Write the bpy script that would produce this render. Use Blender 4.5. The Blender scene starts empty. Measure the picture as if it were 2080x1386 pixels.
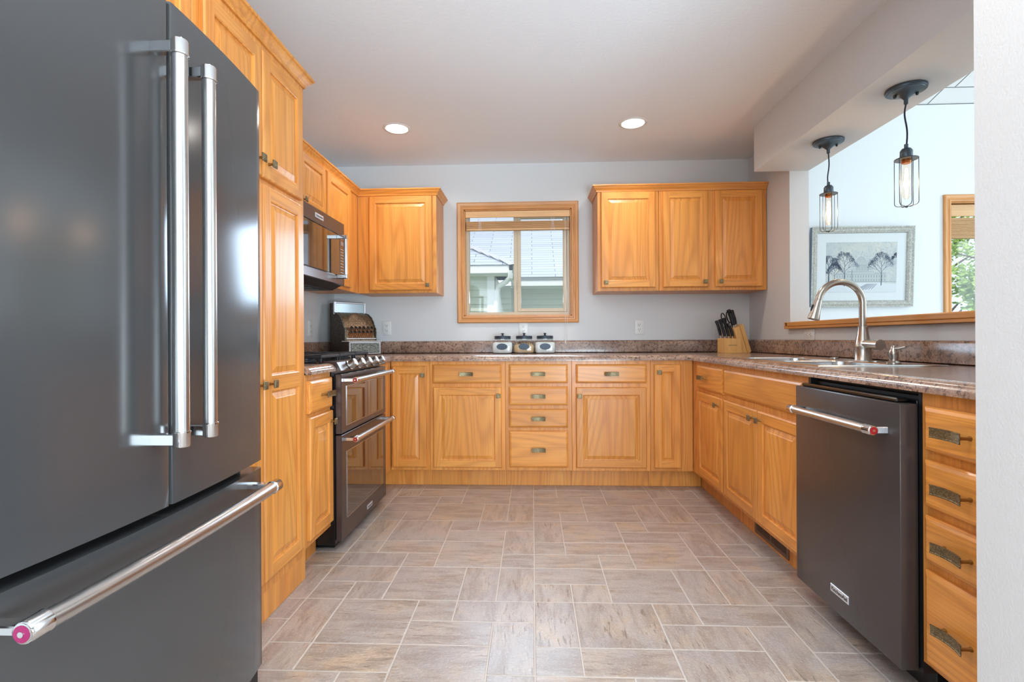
import bpy, bmesh, math, random
from mathutils import Vector, Matrix
random.seed(7)
PI = math.pi
sc = bpy.context.scene
COL = sc.collection

# ------------------------------------------------------------------ camera
F_PX, YAW, ROLL, CAM_H = 1010.0, 0.0408, -0.0055, 1.030
cam_data = bpy.data.cameras.new('camera')
cam = bpy.data.objects.new('camera', cam_data)
COL.objects.link(cam)
cam_data.sensor_width = 36.0
cam_data.lens = 36.0 * F_PX / 2080.0
cam_data.shift_y = -5.3 / 2080.0
cam_data.clip_start = 0.02
r0 = Vector((math.cos(YAW), math.sin(YAW), 0)); u0 = Vector((0, 0, 1)); f0 = Vector((-math.sin(YAW), math.cos(YAW), 0))
rr = r0 * math.cos(ROLL) + u0 * math.sin(ROLL)
uu = u0 * math.cos(ROLL) - r0 * math.sin(ROLL)
cm = Matrix((rr, uu, -f0)).transposed().to_4x4()
cm.translation = (0, 0, CAM_H)
cam.matrix_world = cm
sc.camera = cam

# ------------------------------------------------------------------ world, sun, daylight, exposure
def srgb(r, g, b):
    def f(c):
        c /= 255.0
        return c / 12.92 if c <= 0.04045 else ((c + 0.055) / 1.055) ** 2.4
    return (f(r), f(g), f(b), 1.0)

world = bpy.data.worlds.new('world'); sc.world = world; world.use_nodes = True
bg = world.node_tree.nodes['Background']
bg.inputs[0].default_value = (0.80, 0.90, 1.0, 1)
bg.inputs[1].default_value = 1.15

def light(name, kind, loc, energy, color=(1, 1, 1), size=None, size_y=None, rot=(0, 0, 0), **kw):
    d = bpy.data.lights.new(name, kind); d.energy = energy; d.color = color
    if kind == 'AREA':
        d.shape = 'RECTANGLE'; d.size = size; d.size_y = size_y or size
    elif size is not None:
        if kind == 'SUN': d.angle = size
        else: d.shadow_soft_size = size
    for k, v in kw.items(): setattr(d, k, v)
    o = bpy.data.objects.new(name, d); COL.objects.link(o); o.location = loc; o.rotation_euler = rot
    return o

light('sun', 'SUN', (0, -5, 10), 1.9, (1.0, 0.96, 0.9), math.radians(1.0), rot=(math.radians(38), 0, math.radians(-25)))
DAY = (0.74, 0.88, 1.0)
# daylight entering through the patio door and windows of the rooms behind and beside the kitchen
light('daylight_rear', 'AREA', (0.1, -3.1, 1.35), 50, DAY, 3.6, 2.0, rot=(math.radians(-90), 0, PI))
light('daylight_dining', 'AREA', (6.7, 1.2, 1.9), 120, DAY, 4.0, 2.2, rot=(0, math.radians(90), 0))
light('added_fill', 'AREA', (1.30, -1.55, 0.80), 185, (0.70, 0.87, 1.0), 1.7, 1.7, rot=(math.radians(140), 0, math.radians(16)))  # added fill lamp without a fixture, brightens and cools the warm ceiling
light('added_fill', 'AREA', (-1.2, -2.4, 1.5), 24, (0.74, 0.88, 1.0), 1.4, 1.4, rot=(math.radians(115), 0, math.radians(-32)))  # weaker fill lamp, also added, lifts the soffit face and right-hand cabinets
light('daylight_window', 'AREA', (-0.115, 3.985, 1.60), 10, (0.62, 0.80, 1.0), 0.80, 0.60, rot=(math.radians(-66), 0, 0), spread=math.radians(115))
sc.view_settings.view_transform = 'Standard'
sc.view_settings.look = 'None'
sc.view_settings.gamma = 1.0
sc.view_settings.use_curve_mapping = False
sc.view_settings.exposure = 0.02
try:
    sc.cycles.use_denoising = True
    sc.cycles.denoiser = 'OPENIMAGEDENOISE'
    sc.cycles.max_bounces = 10
    sc.cycles.diffuse_bounces = 4
    sc.cycles.sample_clamp_indirect = 6.0
    sc.cycles.caustics_reflective = False
    sc.cycles.caustics_refractive = False
except Exception:
    pass

# ------------------------------------------------------------------ materials
MATS = {}
class NT:
    def __init__(s, m): s.t = m.node_tree; s.n = s.t.nodes; s.l = s.t.links; s.b = s.n['Principled BSDF']
    def node(s, typ, **kw):
        n = s.n.new(typ)
        for k, v in kw.items():
            if k.startswith('i_'):
                key = k[2:]
                n.inputs[int(key) if key.isdigit() else key.replace('_', ' ')].default_value = v
            else: setattr(n, k, v)
        return n
    def link(s, a, b): s.l.new(a, b)
    def math(s, op, a, b=None, c=None):
        n = s.node('ShaderNodeMath', operation=op)
        for i, v in enumerate((a, b, c)):
            if v is None: continue
            if hasattr(v, 'default_value'): s.link(v, n.inputs[i])
            else: n.inputs[i].default_value = v
        return n.outputs[0]
    def ramp(s, fac, stops, interp='LINEAR'):
        n = s.node('ShaderNodeValToRGB'); n.color_ramp.interpolation = interp
        e = n.color_ramp.elements
        while len(e) < len(stops): e.new(0.5)
        for el, (p, c) in zip(e, stops): el.position = p; el.color = c
        s.link(fac, n.inputs[0]); return n.outputs[0]
    def mix(s, fac, a, b, mode='MIX'):
        n = s.node('ShaderNodeMix', data_type='RGBA', blend_type=mode)
        for sock, v in ((n.inputs[0], fac), (n.inputs[6], a), (n.inputs[7], b)):
            if hasattr(v, 'default_value'): s.link(v, sock)
            else: sock.default_value = v
        return n.outputs[2]
    def coords(s, scale=(1, 1, 1), rnd=True, rot=(0, 0, 0)):
        tc = s.node('ShaderNodeTexCoord'); mp = s.node('ShaderNodeMapping')
        mp.inputs['Scale'].default_value = scale; mp.inputs['Rotation'].default_value = rot
        if rnd:
            oi = s.node('ShaderNodeObjectInfo'); v = s.node('ShaderNodeVectorMath', operation='SCALE')
            v.inputs[0].default_value = (7.3, 3.1, 11.7); s.link(oi.outputs['Random'], v.inputs['Scale'])
            a = s.node('ShaderNodeVectorMath', operation='ADD')
            s.link(tc.outputs['Object'], a.inputs[0]); s.link(v.outputs[0], a.inputs[1]); s.link(a.outputs[0], mp.inputs[0])
        else: s.link(tc.outputs['Object'], mp.inputs[0])
        return mp.outputs[0]
    def noise(s, vec, scale, detail=3, rough=0.5, dist=0.0):
        n = s.node('ShaderNodeTexNoise'); n.inputs['Scale'].default_value = scale; n.inputs['Detail'].default_value = detail
        n.inputs['Roughness'].default_value = rough; n.inputs['Distortion'].default_value = dist
        s.link(vec, n.inputs['Vector']); return n.outputs['Fac']
    def bump(s, h, strength=0.3, dist=0.01):
        n = s.node('ShaderNodeBump'); n.inputs['Strength'].default_value = strength; n.inputs['Distance'].default_value = dist
        s.link(h, n.inputs['Height']); s.link(n.outputs[0], s.b.inputs['Normal'])

def mat(name, col=(0.5, 0.5, 0.5, 1), rough=0.5, metal=0.0, coat=0.0, emit=None, estr=0.0, trans=0.0, ior=None, coatr=0.1):
    m = bpy.data.materials.new(name); m.use_nodes = True
    b = m.node_tree.nodes['Principled BSDF']
    b.inputs['Base Color'].default_value = col; b.inputs['Roughness'].default_value = rough
    b.inputs['Metallic'].default_value = metal; b.inputs['Coat Weight'].default_value = coat
    b.inputs['Coat Roughness'].default_value = coatr
    b.inputs['Transmission Weight'].default_value = trans
    if ior: b.inputs['IOR'].default_value = ior
    if emit: b.inputs['Emission Color'].default_value = emit; b.inputs['Emission Strength'].default_value = estr
    MATS[name] = m; return m

def oak(name, horizontal=False, light_c=(236, 164, 80), mid_c=(223, 143, 60), dark_c=(162, 90, 34), depthgrain=False):
    m = mat(name, rough=0.42, coat=0.22, coatr=0.16); t = NT(m)
    ax = (0.10, 1, 1) if horizontal else (1, 1, 0.10)
    if depthgrain: ax = (1, 0.10, 1)
    v = t.coords(ax)
    fig = t.noise(v, 3.4, 1.5, 0.45, 0.2)
    rings = t.math('SINE', t.math('MULTIPLY', fig, 170.0))
    rings = t.math('MULTIPLY_ADD', rings, 0.5, 0.5)
    rings = t.math('POWER', rings, 2.2)
    fine_ax = tuple(a * (0.10 if a < 1 else 1) for a in ax)
    vf = t.coords(fine_ax)
    fine = t.noise(vf, 260, 2, 0.6)
    bandn = t.noise(v, 9, 3, 0.6)
    base = t.ramp(bandn, [(0.3, srgb(*mid_c)), (0.7, srgb(*light_c))])
    c1 = t.mix(t.math('MULTIPLY', rings, 0.30), base, srgb(*dark_c))
    finer = t.ramp(fine, [(0.35, (1, 1, 1, 1)), (0.62, (0, 0, 0, 1))])
    c2 = t.mix(t.math('MULTIPLY', finer, 0.30), c1, srgb(*dark_c))
    oi = t.node('ShaderNodeObjectInfo')
    hs = t.node('ShaderNodeHueSaturation'); hs.inputs['Hue'].default_value = 0.5
    t.link(t.math('MULTIPLY_ADD', oi.outputs['Random'], 0.16, 0.93), hs.inputs['Value'])
    t.link(c2, hs.inputs['Color']); t.link(hs.outputs[0], t.b.inputs['Base Color'])
    t.bump(t.math('ADD', t.math('MULTIPLY', rings, -0.25), fine), 0.12, 0.002)
    return m
OAKV = oak('oak_vertical'); OAKH = oak('oak_horizontal', True)
OAKP = oak('pine_trim_vertical', False, (222, 160, 96), (208, 142, 78), (172, 108, 52))
OAKPH = oak('pine_trim_horizontal', True, (222, 160, 96), (208, 142, 78), (172, 108, 52))
LEDGE = oak('ledge_oak', False, (232, 166, 86), (220, 148, 70), (180, 110, 48), True)
BLINDW = oak('blind_wood', True, (232, 186, 132), (222, 172, 118), (200, 148, 96))
BLOCKW = oak('knife_block_wood', False, (238, 188, 118), (228, 176, 106), (206, 150, 84))

def paint(name, c, strength=0.25, scale=160, rough=0.6):
    m = mat(name, srgb(*c), rough); t = NT(m)
    n = t.noise(t.coords(rnd=False), scale, 3, 0.55)
    t.bump(n, strength, 0.004); return m
CARPET = mat('beige_carpet', srgb(200, 198, 194), 0.95)
WALLP = paint('wall_paint', (216, 216, 216))
CEILP = paint('ceiling_paint', (242, 245, 249), 0.35, 70, 0.8)
WALLD = paint('dining_wall_paint', (235, 237, 238), 0.15)
PLANK = mat('white_planks', srgb(244, 243, 240), 0.6)
GROOVE = mat('plank_grooves', srgb(186, 184, 180), 0.8)
WHITEPL = mat('white_plastic', srgb(228, 227, 224), 0.35)
SLOT = mat('dark_slots', srgb(40, 38, 36), 0.6)
ALMOND = mat('almond_vinyl', srgb(200, 184, 158), 0.45)
TILE_T = mat('white_trim', srgb(236, 236, 234), 0.4)

def laminate():
    m = mat('granite_laminate', rough=0.22, coat=0.3, coatr=0.12); t = NT(m)
    v = t.coords(rnd=False)
    big = t.noise(v, 9, 3, 0.6, 0.4); mid = t.noise(v, 58, 4, 0.72, 0.3); fine = t.noise(v, 230, 2, 0.6)
    a = t.ramp(big, [(0.35, srgb(138, 106, 90)), (0.65, srgb(176, 146, 126))])
    dk = t.ramp(mid, [(0.50, (0, 0, 0, 1)), (0.60, (1, 1, 1, 1))])
    b = t.mix(t.math('MULTIPLY', dk, 0.85), a, srgb(74, 54, 50))
    lt = t.ramp(fine, [(0.55, (0, 0, 0, 1)), (0.66, (1, 1, 1, 1))])
    c = t.mix(t.math('MULTIPLY', lt, 0.55), b, srgb(206, 178, 158))
    t.link(c, t.b.inputs['Base Color']); return m
LAM = laminate()

def vinyl():
    m = mat('stone_vinyl', rough=0.42, coat=0.35, coatr=0.26); t = NT(m)
    at = t.node('ShaderNodeAttribute'); at.attribute_name = 'tint'
    sep = t.node('ShaderNodeSeparateColor'); t.link(at.outputs['Color'], sep.inputs[0])
    tc = t.node('ShaderNodeTexCoord')
    off = t.node('ShaderNodeVectorMath', operation='SCALE'); off.inputs[0].default_value = (13, 29, 5)
    t.link(sep.outputs[2], off.inputs['Scale'])
    add = t.node('ShaderNodeVectorMath', operation='ADD'); t.link(tc.outputs['Object'], add.inputs[0]); t.link(off.outputs[0], add.inputs[1])
    def st(sx, sy, s, d=4):
        mp = t.node('ShaderNodeMapping'); mp.inputs['Scale'].default_value = (sx, sy, 1); t.link(add.outputs[0], mp.inputs[0])
        return t.noise(mp.outputs[0], s, d, 0.62, 0.5)
    sx = st(0.35, 1.6, 14); sy = st(1.6, 0.35, 14)
    mxn = t.node('ShaderNodeMix', data_type='FLOAT'); t.link(sep.outputs[1], mxn.inputs[0]); t.link(sx, mxn.inputs[2]); t.link(sy, mxn.inputs[3])
    streak = mxn.outputs[0]
    cloud = st(1, 1, 5, 3); grit = st(1, 1, 120, 3)
    warm = t.ramp(t.math('MULTIPLY_ADD', cloud, 0.85, t.math('MULTIPLY', sep.outputs[0], 0.15)),
                  [(0.38, srgb(172, 160, 154)), (0.52, srgb(184, 168, 156)), (0.68, srgb(194, 168, 142))])
    c = t.mix(t.math('MULTIPLY', t.ramp(streak, [(0.44, (0, 0, 0, 1)), (0.62, (1, 1, 1, 1))]), 0.6), warm, srgb(146, 126, 112))
    c = t.mix(t.math('MULTIPLY', t.ramp(grit, [(0.52, (0, 0, 0, 1)), (0.68, (1, 1, 1, 1))]), 0.3), c, srgb(214, 204, 194))
    fx = st(0.3, 2.2, 55, 3); fy = st(2.2, 0.3, 55, 3)
    m2 = t.node('ShaderNodeMix', data_type='FLOAT'); t.link(sep.outputs[1], m2.inputs[0]); t.link(fx, m2.inputs[2]); t.link(fy, m2.inputs[3])
    gate = t.ramp(cloud, [(0.45, (0, 0, 0, 1)), (0.6, (1, 1, 1, 1))])
    pits = t.math('MULTIPLY', t.ramp(m2.outputs[0], [(0.57, (0, 0, 0, 1)), (0.70, (1, 1, 1, 1))]), gate)
    c = t.mix(t.math('MULTIPLY', pits, 0.55), c, srgb(112, 96, 86))
    t.link(c, t.b.inputs['Base Color'])
    t.bump(t.math('SUBTRACT', t.math('ADD', t.math('MULTIPLY', grit, 1.0), streak), pits), 0.7, 0.004)
    return m
VINYL = vinyl()
GROUT = mat('grout', srgb(204, 194, 184), 0.55)

def metal(name, c, rough, sx=(1, 1, 1), s=300, amt=0.12, m_=1.0):
    m = mat(name, srgb(*c), rough, m_); t = NT(m)
    n = t.noise(t.coords(sx), s, 2, 0.6)
    t.link(t.math('MULTIPLY_ADD', n, amt, rough - amt / 2), t.b.inputs['Roughness']); return m
STEEL = metal('brushed_steel', (196, 193, 190), 0.30, (1, 1, 0.05))
STEELH = metal('brushed_steel_bar', (196, 194, 192), 0.30, (0.05, 0.05, 1), 300, 0.05)
CHROME = mat('chrome', srgb(215, 213, 212), 0.10, 1.0)
NICKEL = mat('satin_nickel', srgb(188, 180, 170), 0.26, 1.0)
FRIDGE = metal('graphite_steel', (90, 90, 91), 0.17, (1, 1, 1), 500, 0.04, 0.5)
BLKST = metal('black_stainless', (84, 78, 76), 0.26, (1, 1, 1), 500, 0.06, 0.5)
BROWNST = metal('bronze_black_stainless', (88, 76, 73), 0.24, (1, 1, 1), 500, 0.06, 0.6)
BLACK = mat('black_enamel', srgb(16, 16, 18), 0.22)
BLACKM = mat('black_plastic', srgb(22, 22, 24), 0.5)
GLASSB = mat('black_oven_glass', srgb(26, 20, 20), 0.05, 0.0, 1.0, coatr=0.03)
GLASSB.node_tree.nodes['Principled BSDF'].inputs['IOR'].default_value = 1.7
IRON = mat('cast_iron', srgb(38, 40, 44), 0.38)
RED = mat('red_enamel', srgb(150, 22, 34), 0.25)
REDP = mat('plum_enamel', srgb(140, 22, 78), 0.25)
BRASS = mat('brass_post', srgb(150, 112, 60), 0.35, 0.9)
def engraved():
    m = mat('engraved_brass', rough=0.42, metal=0.85); t = NT(m)
    v = t.coords(); w = t.noise(v, 180, 3, 0.6, 2.0)
    t.link(t.ramp(w, [(0.40, srgb(92, 84, 64)), (0.62, srgb(158, 142, 108))]), t.b.inputs['Base Color'])
    t.bump(w, 0.6, 0.001); return m
ENGR = engraved()
def casting(name, d, l):
    m = mat(name, rough=0.4, metal=0.8); t = NT(m)
    w = t.noise(t.coords(), 90, 4, 0.7, 2.5)
    t.link(t.ramp(w, [(0.45, srgb(*d)), (0.6, srgb(*l))]), t.b.inputs['Base Color'])
    t.bump(w, 0.8, 0.003); return m
REGM = casting('ornate_casting_dark', (48, 42, 40), (128, 114, 102))
REGF = casting('ornate_casting_gilt', (104, 84, 66), (204, 180, 148))
REGS = casting('ornate_casting_silver', (70, 74, 70), (200, 205, 195))
DKPEND = mat('dark_bronze', srgb(86, 96, 104), 0.38, 0.8)
CORD = mat('dark_cord', srgb(40, 44, 66), 0.7)
COPPER = mat('copper_thread', srgb(190, 120, 70), 0.3, 1.0)
FILA = mat('glowing_filament', srgb(255, 190, 120), 0.5, emit=(1.0, 0.62, 0.32, 1), estr=28)
LAMP = mat('recessed_lens', srgb(255, 250, 240), 0.5, emit=(1.0, 0.95, 0.88, 1), estr=9)
def glass(name, tint=(1, 1, 1, 1), gl=0.12, mixw=None):
    m = bpy.data.materials.new(name); m.use_nodes = True; nt = m.node_tree; n = nt.nodes
    n.remove(n['Principled BSDF']); out = n['Material Output']
    tr = n.new('ShaderNodeBsdfTransparent'); tr.inputs[0].default_value = tint
    g = n.new('ShaderNodeBsdfGlossy'); g.inputs['Roughness'].default_value = 0.03
    lw = n.new('ShaderNodeLayerWeight'); lw.inputs['Blend'].default_value = 0.5
    pw = n.new('ShaderNodeMath'); pw.operation = 'POWER'; pw.inputs[1].default_value = 4.0; nt.links.new(lw.outputs['Facing'], pw.inputs[0])
    fr = n.new('ShaderNodeMath'); fr.operation = 'MULTIPLY_ADD'; fr.inputs[1].default_value = 0.55; fr.inputs[2].default_value = 0.035; nt.links.new(pw.outputs[0], fr.inputs[0])
    mx = n.new('ShaderNodeMixShader'); nt.links.new(fr.outputs[0], mx.inputs[0]); nt.links.new(tr.outputs[0], mx.inputs[1]); nt.links.new(g.outputs[0], mx.inputs[2])
    nt.links.new(mx.outputs[0], out.inputs[0]); return m
PANE = glass('window_glass'); JARG = glass('jar_glass', (0.93, 0.96, 0.96, 1)); BULBG = glass('bulb_glass', (1.0, 0.93, 0.85, 1))
FLOUR = mat('white_flour', srgb(236, 234, 230), 0.9)
OATS = mat('tan_snacks', srgb(206, 170, 128), 0.9)
SLATE = mat('slate_metal', srgb(52, 62, 74), 0.4, 0.3)
KNIFEH = mat('knife_handle', srgb(24, 24, 28), 0.3)

# ------------------------------------------------------------------ mesh helper
def tag(o, label=None, cat=None, group=None, kind=None):
    if label: o['label'] = label
    if cat: o['category'] = cat
    if group: o['group'] = group
    if kind: o['kind'] = kind
    return o
def empty(name, loc, rz=0.0):
    o = bpy.data.objects.new(name, None); COL.objects.link(o); o.empty_display_size = 0.1
    o.location = loc; o.rotation_euler = (0, 0, rz); return o
def root_matrix(o):
    while o.parent: o = o.parent
    return Matrix.Translation(o.location) @ o.rotation_euler.to_matrix().to_4x4()
def copy_tree(o, parent=None):
    c = o.copy(); COL.objects.link(c); c.parent = parent
    for ch in list(o.children): copy_tree(ch, c)
    return c

class MB:
    def __init__(s): s.b = bmesh.new(); s.X = None
    def _v(s, p):
        p = Vector(p)
        return s.b.verts.new(s.X @ p if s.X else p)
    def face(s, pts, mi=0):
        f = s.b.faces.new([s._v(p) for p in pts]); f.material_index = mi; return f
    def box(s, x0, x1, y0, y1, z0, z1, bev=0.0, mi=0, seg=1):
        if x0 > x1: x0, x1 = x1, x0
        if y0 > y1: y0, y1 = y1, y0
        if z0 > z1: z0, z1 = z1, z0
        t = bmesh.new(); bmesh.ops.create_cube(t, size=1.0)
        for v in t.verts: v.co = Vector(((x0 + x1) / 2 + v.co.x * (x1 - x0), (y0 + y1) / 2 + v.co.y * (y1 - y0), (z0 + z1) / 2 + v.co.z * (z1 - z0)))
        if bev > 0: bmesh.ops.bevel(t, geom=list(t.edges), offset=min(bev, 0.49 * min(x1 - x0, y1 - y0, z1 - z0)), segments=seg, profile=0.5, affect='EDGES')
        s._merge(t, mi); return s
    def _merge(s, t, mi):
        m = {}
        for v in t.verts: m[v] = s._v(v.co)
        for f in t.faces:
            try: nf = s.b.faces.new([m[v] for v in f.verts]); nf.material_index = mi
            except ValueError: pass
        t.free()
    def lathe(s, prof, c=(0, 0, 0), axis='z', seg=24, mi=0, ax=None):
        rings = []
        c = Vector(c)
        if ax is not None:
            w = Vector(ax).normalized(); u = w.orthogonal().normalized(); v = w.cross(u)
        else:
            u, v, w = {'z': (Vector((1, 0, 0)), Vector((0, 1, 0)), Vector((0, 0, 1))), 'x': (Vector((0, 1, 0)), Vector((0, 0, 1)), Vector((1, 0, 0))), 'y': (Vector((0, 0, 1)), Vector((1, 0, 0)), Vector((0, 1, 0)))}[axis]
        for r, h in prof:
            if r < 1e-6: rings.append([s._v(c + w * h)])
            else: rings.append([s._v(c + w * h + (u * math.cos(a) + v * math.sin(a)) * r) for a in (2 * PI * i / seg for i in range(seg))])
        for A, B in zip(rings, rings[1:]):
            if len(A) == 1 and len(B) == 1: continue
            for i in range(seg):
                j = (i + 1) % seg
                q = [A[0], B[j], B[i]] if len(A) == 1 else ([A[i], A[j], B[0]] if len(B) == 1 else [A[i], A[j], B[j], B[i]])
                f = s.b.faces.new(q); f.material_index = mi
        for R, flip in ((rings[0], True), (rings[-1], False)):
            if len(R) > 1:
                f = s.b.faces.new(R[::-1] if flip else R); f.material_index = mi
        return s
    def tube(s, pts, r, seg=12, mi=0, caps=True, closed=False):
        pts = [Vector(p) for p in pts]; n = len(pts); rings = []
        rad = r if isinstance(r, (list, tuple)) else [r] * n
        prev = None
        for i, p in enumerate(pts):
            if closed: d = (pts[(i + 1) % n] - pts[i - 1]).normalized()
            else: d = (pts[min(i + 1, n - 1)] - pts[max(i - 1, 0)]).normalized()
            u = d.orthogonal().normalized() if prev is None else (prev - d * prev.dot(d)).normalized()
            prev = u; v = d.cross(u)
            rings.append([s._v(p + (u * math.cos(a) + v * math.sin(a)) * rad[i]) for a in (2 * PI * k / seg for k in range(seg))])
        m = n if closed else n - 1
        for i in range(m):
            A, B = rings[i], rings[(i + 1) % n]
            for k in range(seg):
                j = (k + 1) % seg; f = s.b.faces.new([A[k], A[j], B[j], B[k]]); f.material_index = mi
        if caps and not closed:
            f = s.b.faces.new(rings[0][::-1]); f.material_index = mi
            f = s.b.faces.new(rings[-1]); f.material_index = mi
        return s
    def prism(s, poly, a, b, axis='x', mi=0):
        # poly in the plane perpendicular to axis: x->(y,z), y->(x,z), z->(x,y)
        def P(u, v, t): return {'x': (t, u, v), 'y': (u, t, v), 'z': (u, v, t)}[axis]
        A = [s._v(P(u, v, a)) for u, v in poly]; B = [s._v(P(u, v, b)) for u, v in poly]; n = len(poly)
        for i in range(n):
            f = s.b.faces.new([A[i], A[(i + 1) % n], B[(i + 1) % n], B[i]]); f.material_index = mi
        f = s.b.faces.new(A[::-1]); f.material_index = mi
        f = s.b.faces.new(B); f.material_index = mi
        return s
    def sweep(s, path, prof, closed=False, f3=None, mi=0, cap=True):
        # path in plan (x, y); prof = [(d, z)] with d measured to the LEFT of travel; mitred corners
        f3 = f3 or (lambda x, y, z: (x, y, z))
        P = [Vector(p) for p in path]; n = len(P); rows = []
        for d, z in prof:
            row = []
            for i in range(n):
                if closed or 0 < i < n - 1:
                    a = (P[i] - P[i - 1]).normalized(); b = (P[(i + 1) % n] - P[i]).normalized()
                elif i == 0: a = b = (P[1] - P[0]).normalized()
                else: a = b = (P[-1] - P[-2]).normalized()
                na, nb = Vector((-a.y, a.x)), Vector((-b.y, b.x))
                mvec = (na + nb); mvec = mvec / max(mvec.dot(na), 1e-6)
                q = P[i] + mvec * d; row.append(s._v(f3(q.x, q.y, z)))
            rows.append(row)
        m = n if closed else n - 1
        for k in range(len(rows) - 1):
            for i in range(m):
                f = s.b.faces.new([rows[k][i], rows[k][(i + 1) % n], rows[k + 1][(i + 1) % n], rows[k + 1][i]])
                f.material_index = mi[i % len(mi)] if isinstance(mi, list) else mi
        if cap and not closed and len(prof) > 2:
            for e in (0, -1):
                try: s.b.faces.new([r[e] for r in rows]).material_index = mi[0] if isinstance(mi, list) else mi
                except ValueError: pass
        return s
    def build(s, name, mats, parent=None, smooth=35, world=False, fix=True):
        if fix: bmesh.ops.recalc_face_normals(s.b, faces=list(s.b.faces))
        me = bpy.data.meshes.new(name); s.b.to_mesh(me); s.b.free()
        if world and parent: me.transform(root_matrix(parent).inverted())
        for m in (mats if isinstance(mats, (list, tuple)) else [mats]): me.materials.append(m)
        if smooth:
            me.polygons.foreach_set('use_smooth', [True] * len(me.polygons))
            try: me.set_sharp_from_angle(angle=math.radians(smooth))
            except Exception: pass
        o = bpy.data.objects.new(name, me); COL.objects.link(o)
        if parent: o.parent = parent
        return o

def text(name, body, size, parent, loc, rot, m, ext=0.0006, align='CENTER'):
    c = bpy.data.curves.new(name, 'FONT'); c.body = body; c.size = size; c.align_x = align; c.align_y = 'CENTER'; c.extrude = ext
    c.materials.append(m)
    t_ = bpy.data.objects.new(name + '_curve', c); COL.objects.link(t_)
    bpy.context.view_layer.update()
    me = bpy.data.meshes.new_from_object(t_.evaluated_get(bpy.context.evaluated_depsgraph_get())); me.name = name
    bpy.data.objects.remove(t_)
    o = bpy.data.objects.new(name, me); COL.objects.link(o); o.parent = parent; o.location = loc; o.rotation_euler = rot
    return o
def arc(cx, cy, r, a0, a1, n): return [(cx + r * math.cos(a0 + (a1 - a0) * i / n), cy + r * math.sin(a0 + (a1 - a0) * i / n)) for i in range(n + 1)]
# ------------------------------------------------------------------ room dimensions (metres)
XL, XRW, YB, HC = -1.62, 1.72, 4.016, 2.443          # left wall, right wall, back wall, ceiling
WT = 0.125
YREAR, XD = -3.2, 6.8                                # wall behind the camera, far wall of the dining room
YOPEN0, YOPEN1 = 1.165, 3.39                         # pass-through opening over the sink
LEDGE_T, LEDGE_B = 1.127, 1.082

# floor: modular stone-look sheet vinyl
def build_floor():
    m = MB(); lay = m.b.loops.layers.color.new('tint')
    U, V, GX, GY = 0.1508, 0.1421, 0.003, 3.364
    pat = [(0, 1, 0, 1), (1, 3, 0, 1), (3, 5, 0, 2), (0, 2, 1, 2), (2, 3, 1, 2), (5, 6, 1, 2), (0, 2, 2, 3), (2, 4, 2, 4), (4, 5, 2, 4), (5, 6, 2, 4),
           (0, 1, 3, 4), (1, 2, 3, 4), (0, 1, 4, 6), (1, 3, 4, 6), (3, 4, 4, 5), (4, 6, 4, 5), (3, 5, 5, 6), (5, 6, 5, 7)]
    g = 0.0022; rnd = random.Random(3)
    X0, X1, Y0, Y1 = XL, XRW + WT, YREAR, YB
    def cl(v, a, b): return max(a, min(b, v))
    for I in range(-2, 3):
        for J in range(-1, 9):
            for c0, c1, q0, q1 in pat:
                x0 = GX + (I * 6 + c0) * U; x1 = GX + (I * 6 + c1) * U
                y1 = GY - (J * 6 + q0) * V; y0 = GY - (J * 6 + q1) * V
                x0, x1, y0, y1 = cl(x0 + g, X0, X1), cl(x1 - g, X0, X1), cl(y0 + g, Y0, Y1), cl(y1 - g, Y0, Y1)
                if x1 - x0 < 0.004 or y1 - y0 < 0.004: continue
                e = 0.0018; zt = 0.0008
                o = [(x0, y0), (x1, y0), (x1, y1), (x0, y1)]; n = [(x0 + e, y0 + e), (x1 - e, y0 + e), (x1 - e, y1 - e), (x0 + e, y1 - e)]
                fs = [m.face([(a, b, zt) for a, b in n], 0)]
                for k in range(4):
                    a, b, c, d = o[k], o[(k + 1) % 4], n[(k + 1) % 4], n[k]
                    fs.append(m.face([(a[0], a[1], 0), (b[0], b[1], 0), (c[0], c[1], zt), (d[0], d[1], zt)], 0))
                col = (rnd.random(), 1.0 if ((x1 - x0) < (y1 - y0) * 0.8 or rnd.random() < 0.15) else 0.0, rnd.random(), 1)
                for f in fs:
                    for lp in f.loops: lp[lay] = col
    m.face([(X0, Y0, 0), (X1, Y0, 0), (X1, Y1, 0), (X0, Y1, 0)], 1)
    m.face([(X0, Y0, -0.05), (X0, Y1, -0.05), (X1, Y1, -0.05), (X1, Y0, -0.05)], 1)
    m.face([(X1, Y0, 0), (XD, Y0, 0), (XD, Y1, 0), (X1, Y1, 0)], 2)
    o = m.build('floor', [VINYL, GROUT, CARPET], smooth=None, fix=False); tag(o, kind='structure')
build_floor()

def slabwall(name, boxes, m, **kw):
    b = MB()
    for q in boxes: b.box(*q)
    o = b.build(name, m, smooth=None); tag(o, kind='structure'); return o

# back wall with the kitchen window hole and the dining window hole
K = dict(x0=-0.548, x1=0.318, z0=1.211, z1=2.074)
D = dict(x0=3.262, x1=4.45, z0=0.80, z1=2.074)
y0, y1 = YB, YB + WT; HD = 2.838
slabwall('wall_back', [(XL - WT, K['x0'], y0, y1, -0.05, HD), (K['x0'], K['x1'], y0, y1, -0.05, K['z0']), (K['x0'], K['x1'], y0, y1, K['z1'], HD),
                       (K['x1'], XRW + WT, y0, y1, -0.05, HD)], WALLP)
slabwall('wall_dining_back', [(XRW + WT, D['x0'], y0, y1, -0.05, HD), (D['x0'], D['x1'], y0, y1, -0.05, D['z0']), (D['x0'], D['x1'], y0, y1, D['z1'], HD),
                       (D['x1'], XD + WT, y0, y1, -0.05, HD)], WALLD)
slabwall('wall_left', [(XL - WT, XL, YREAR, YB, -0.05, HC)], WALLP)
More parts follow.
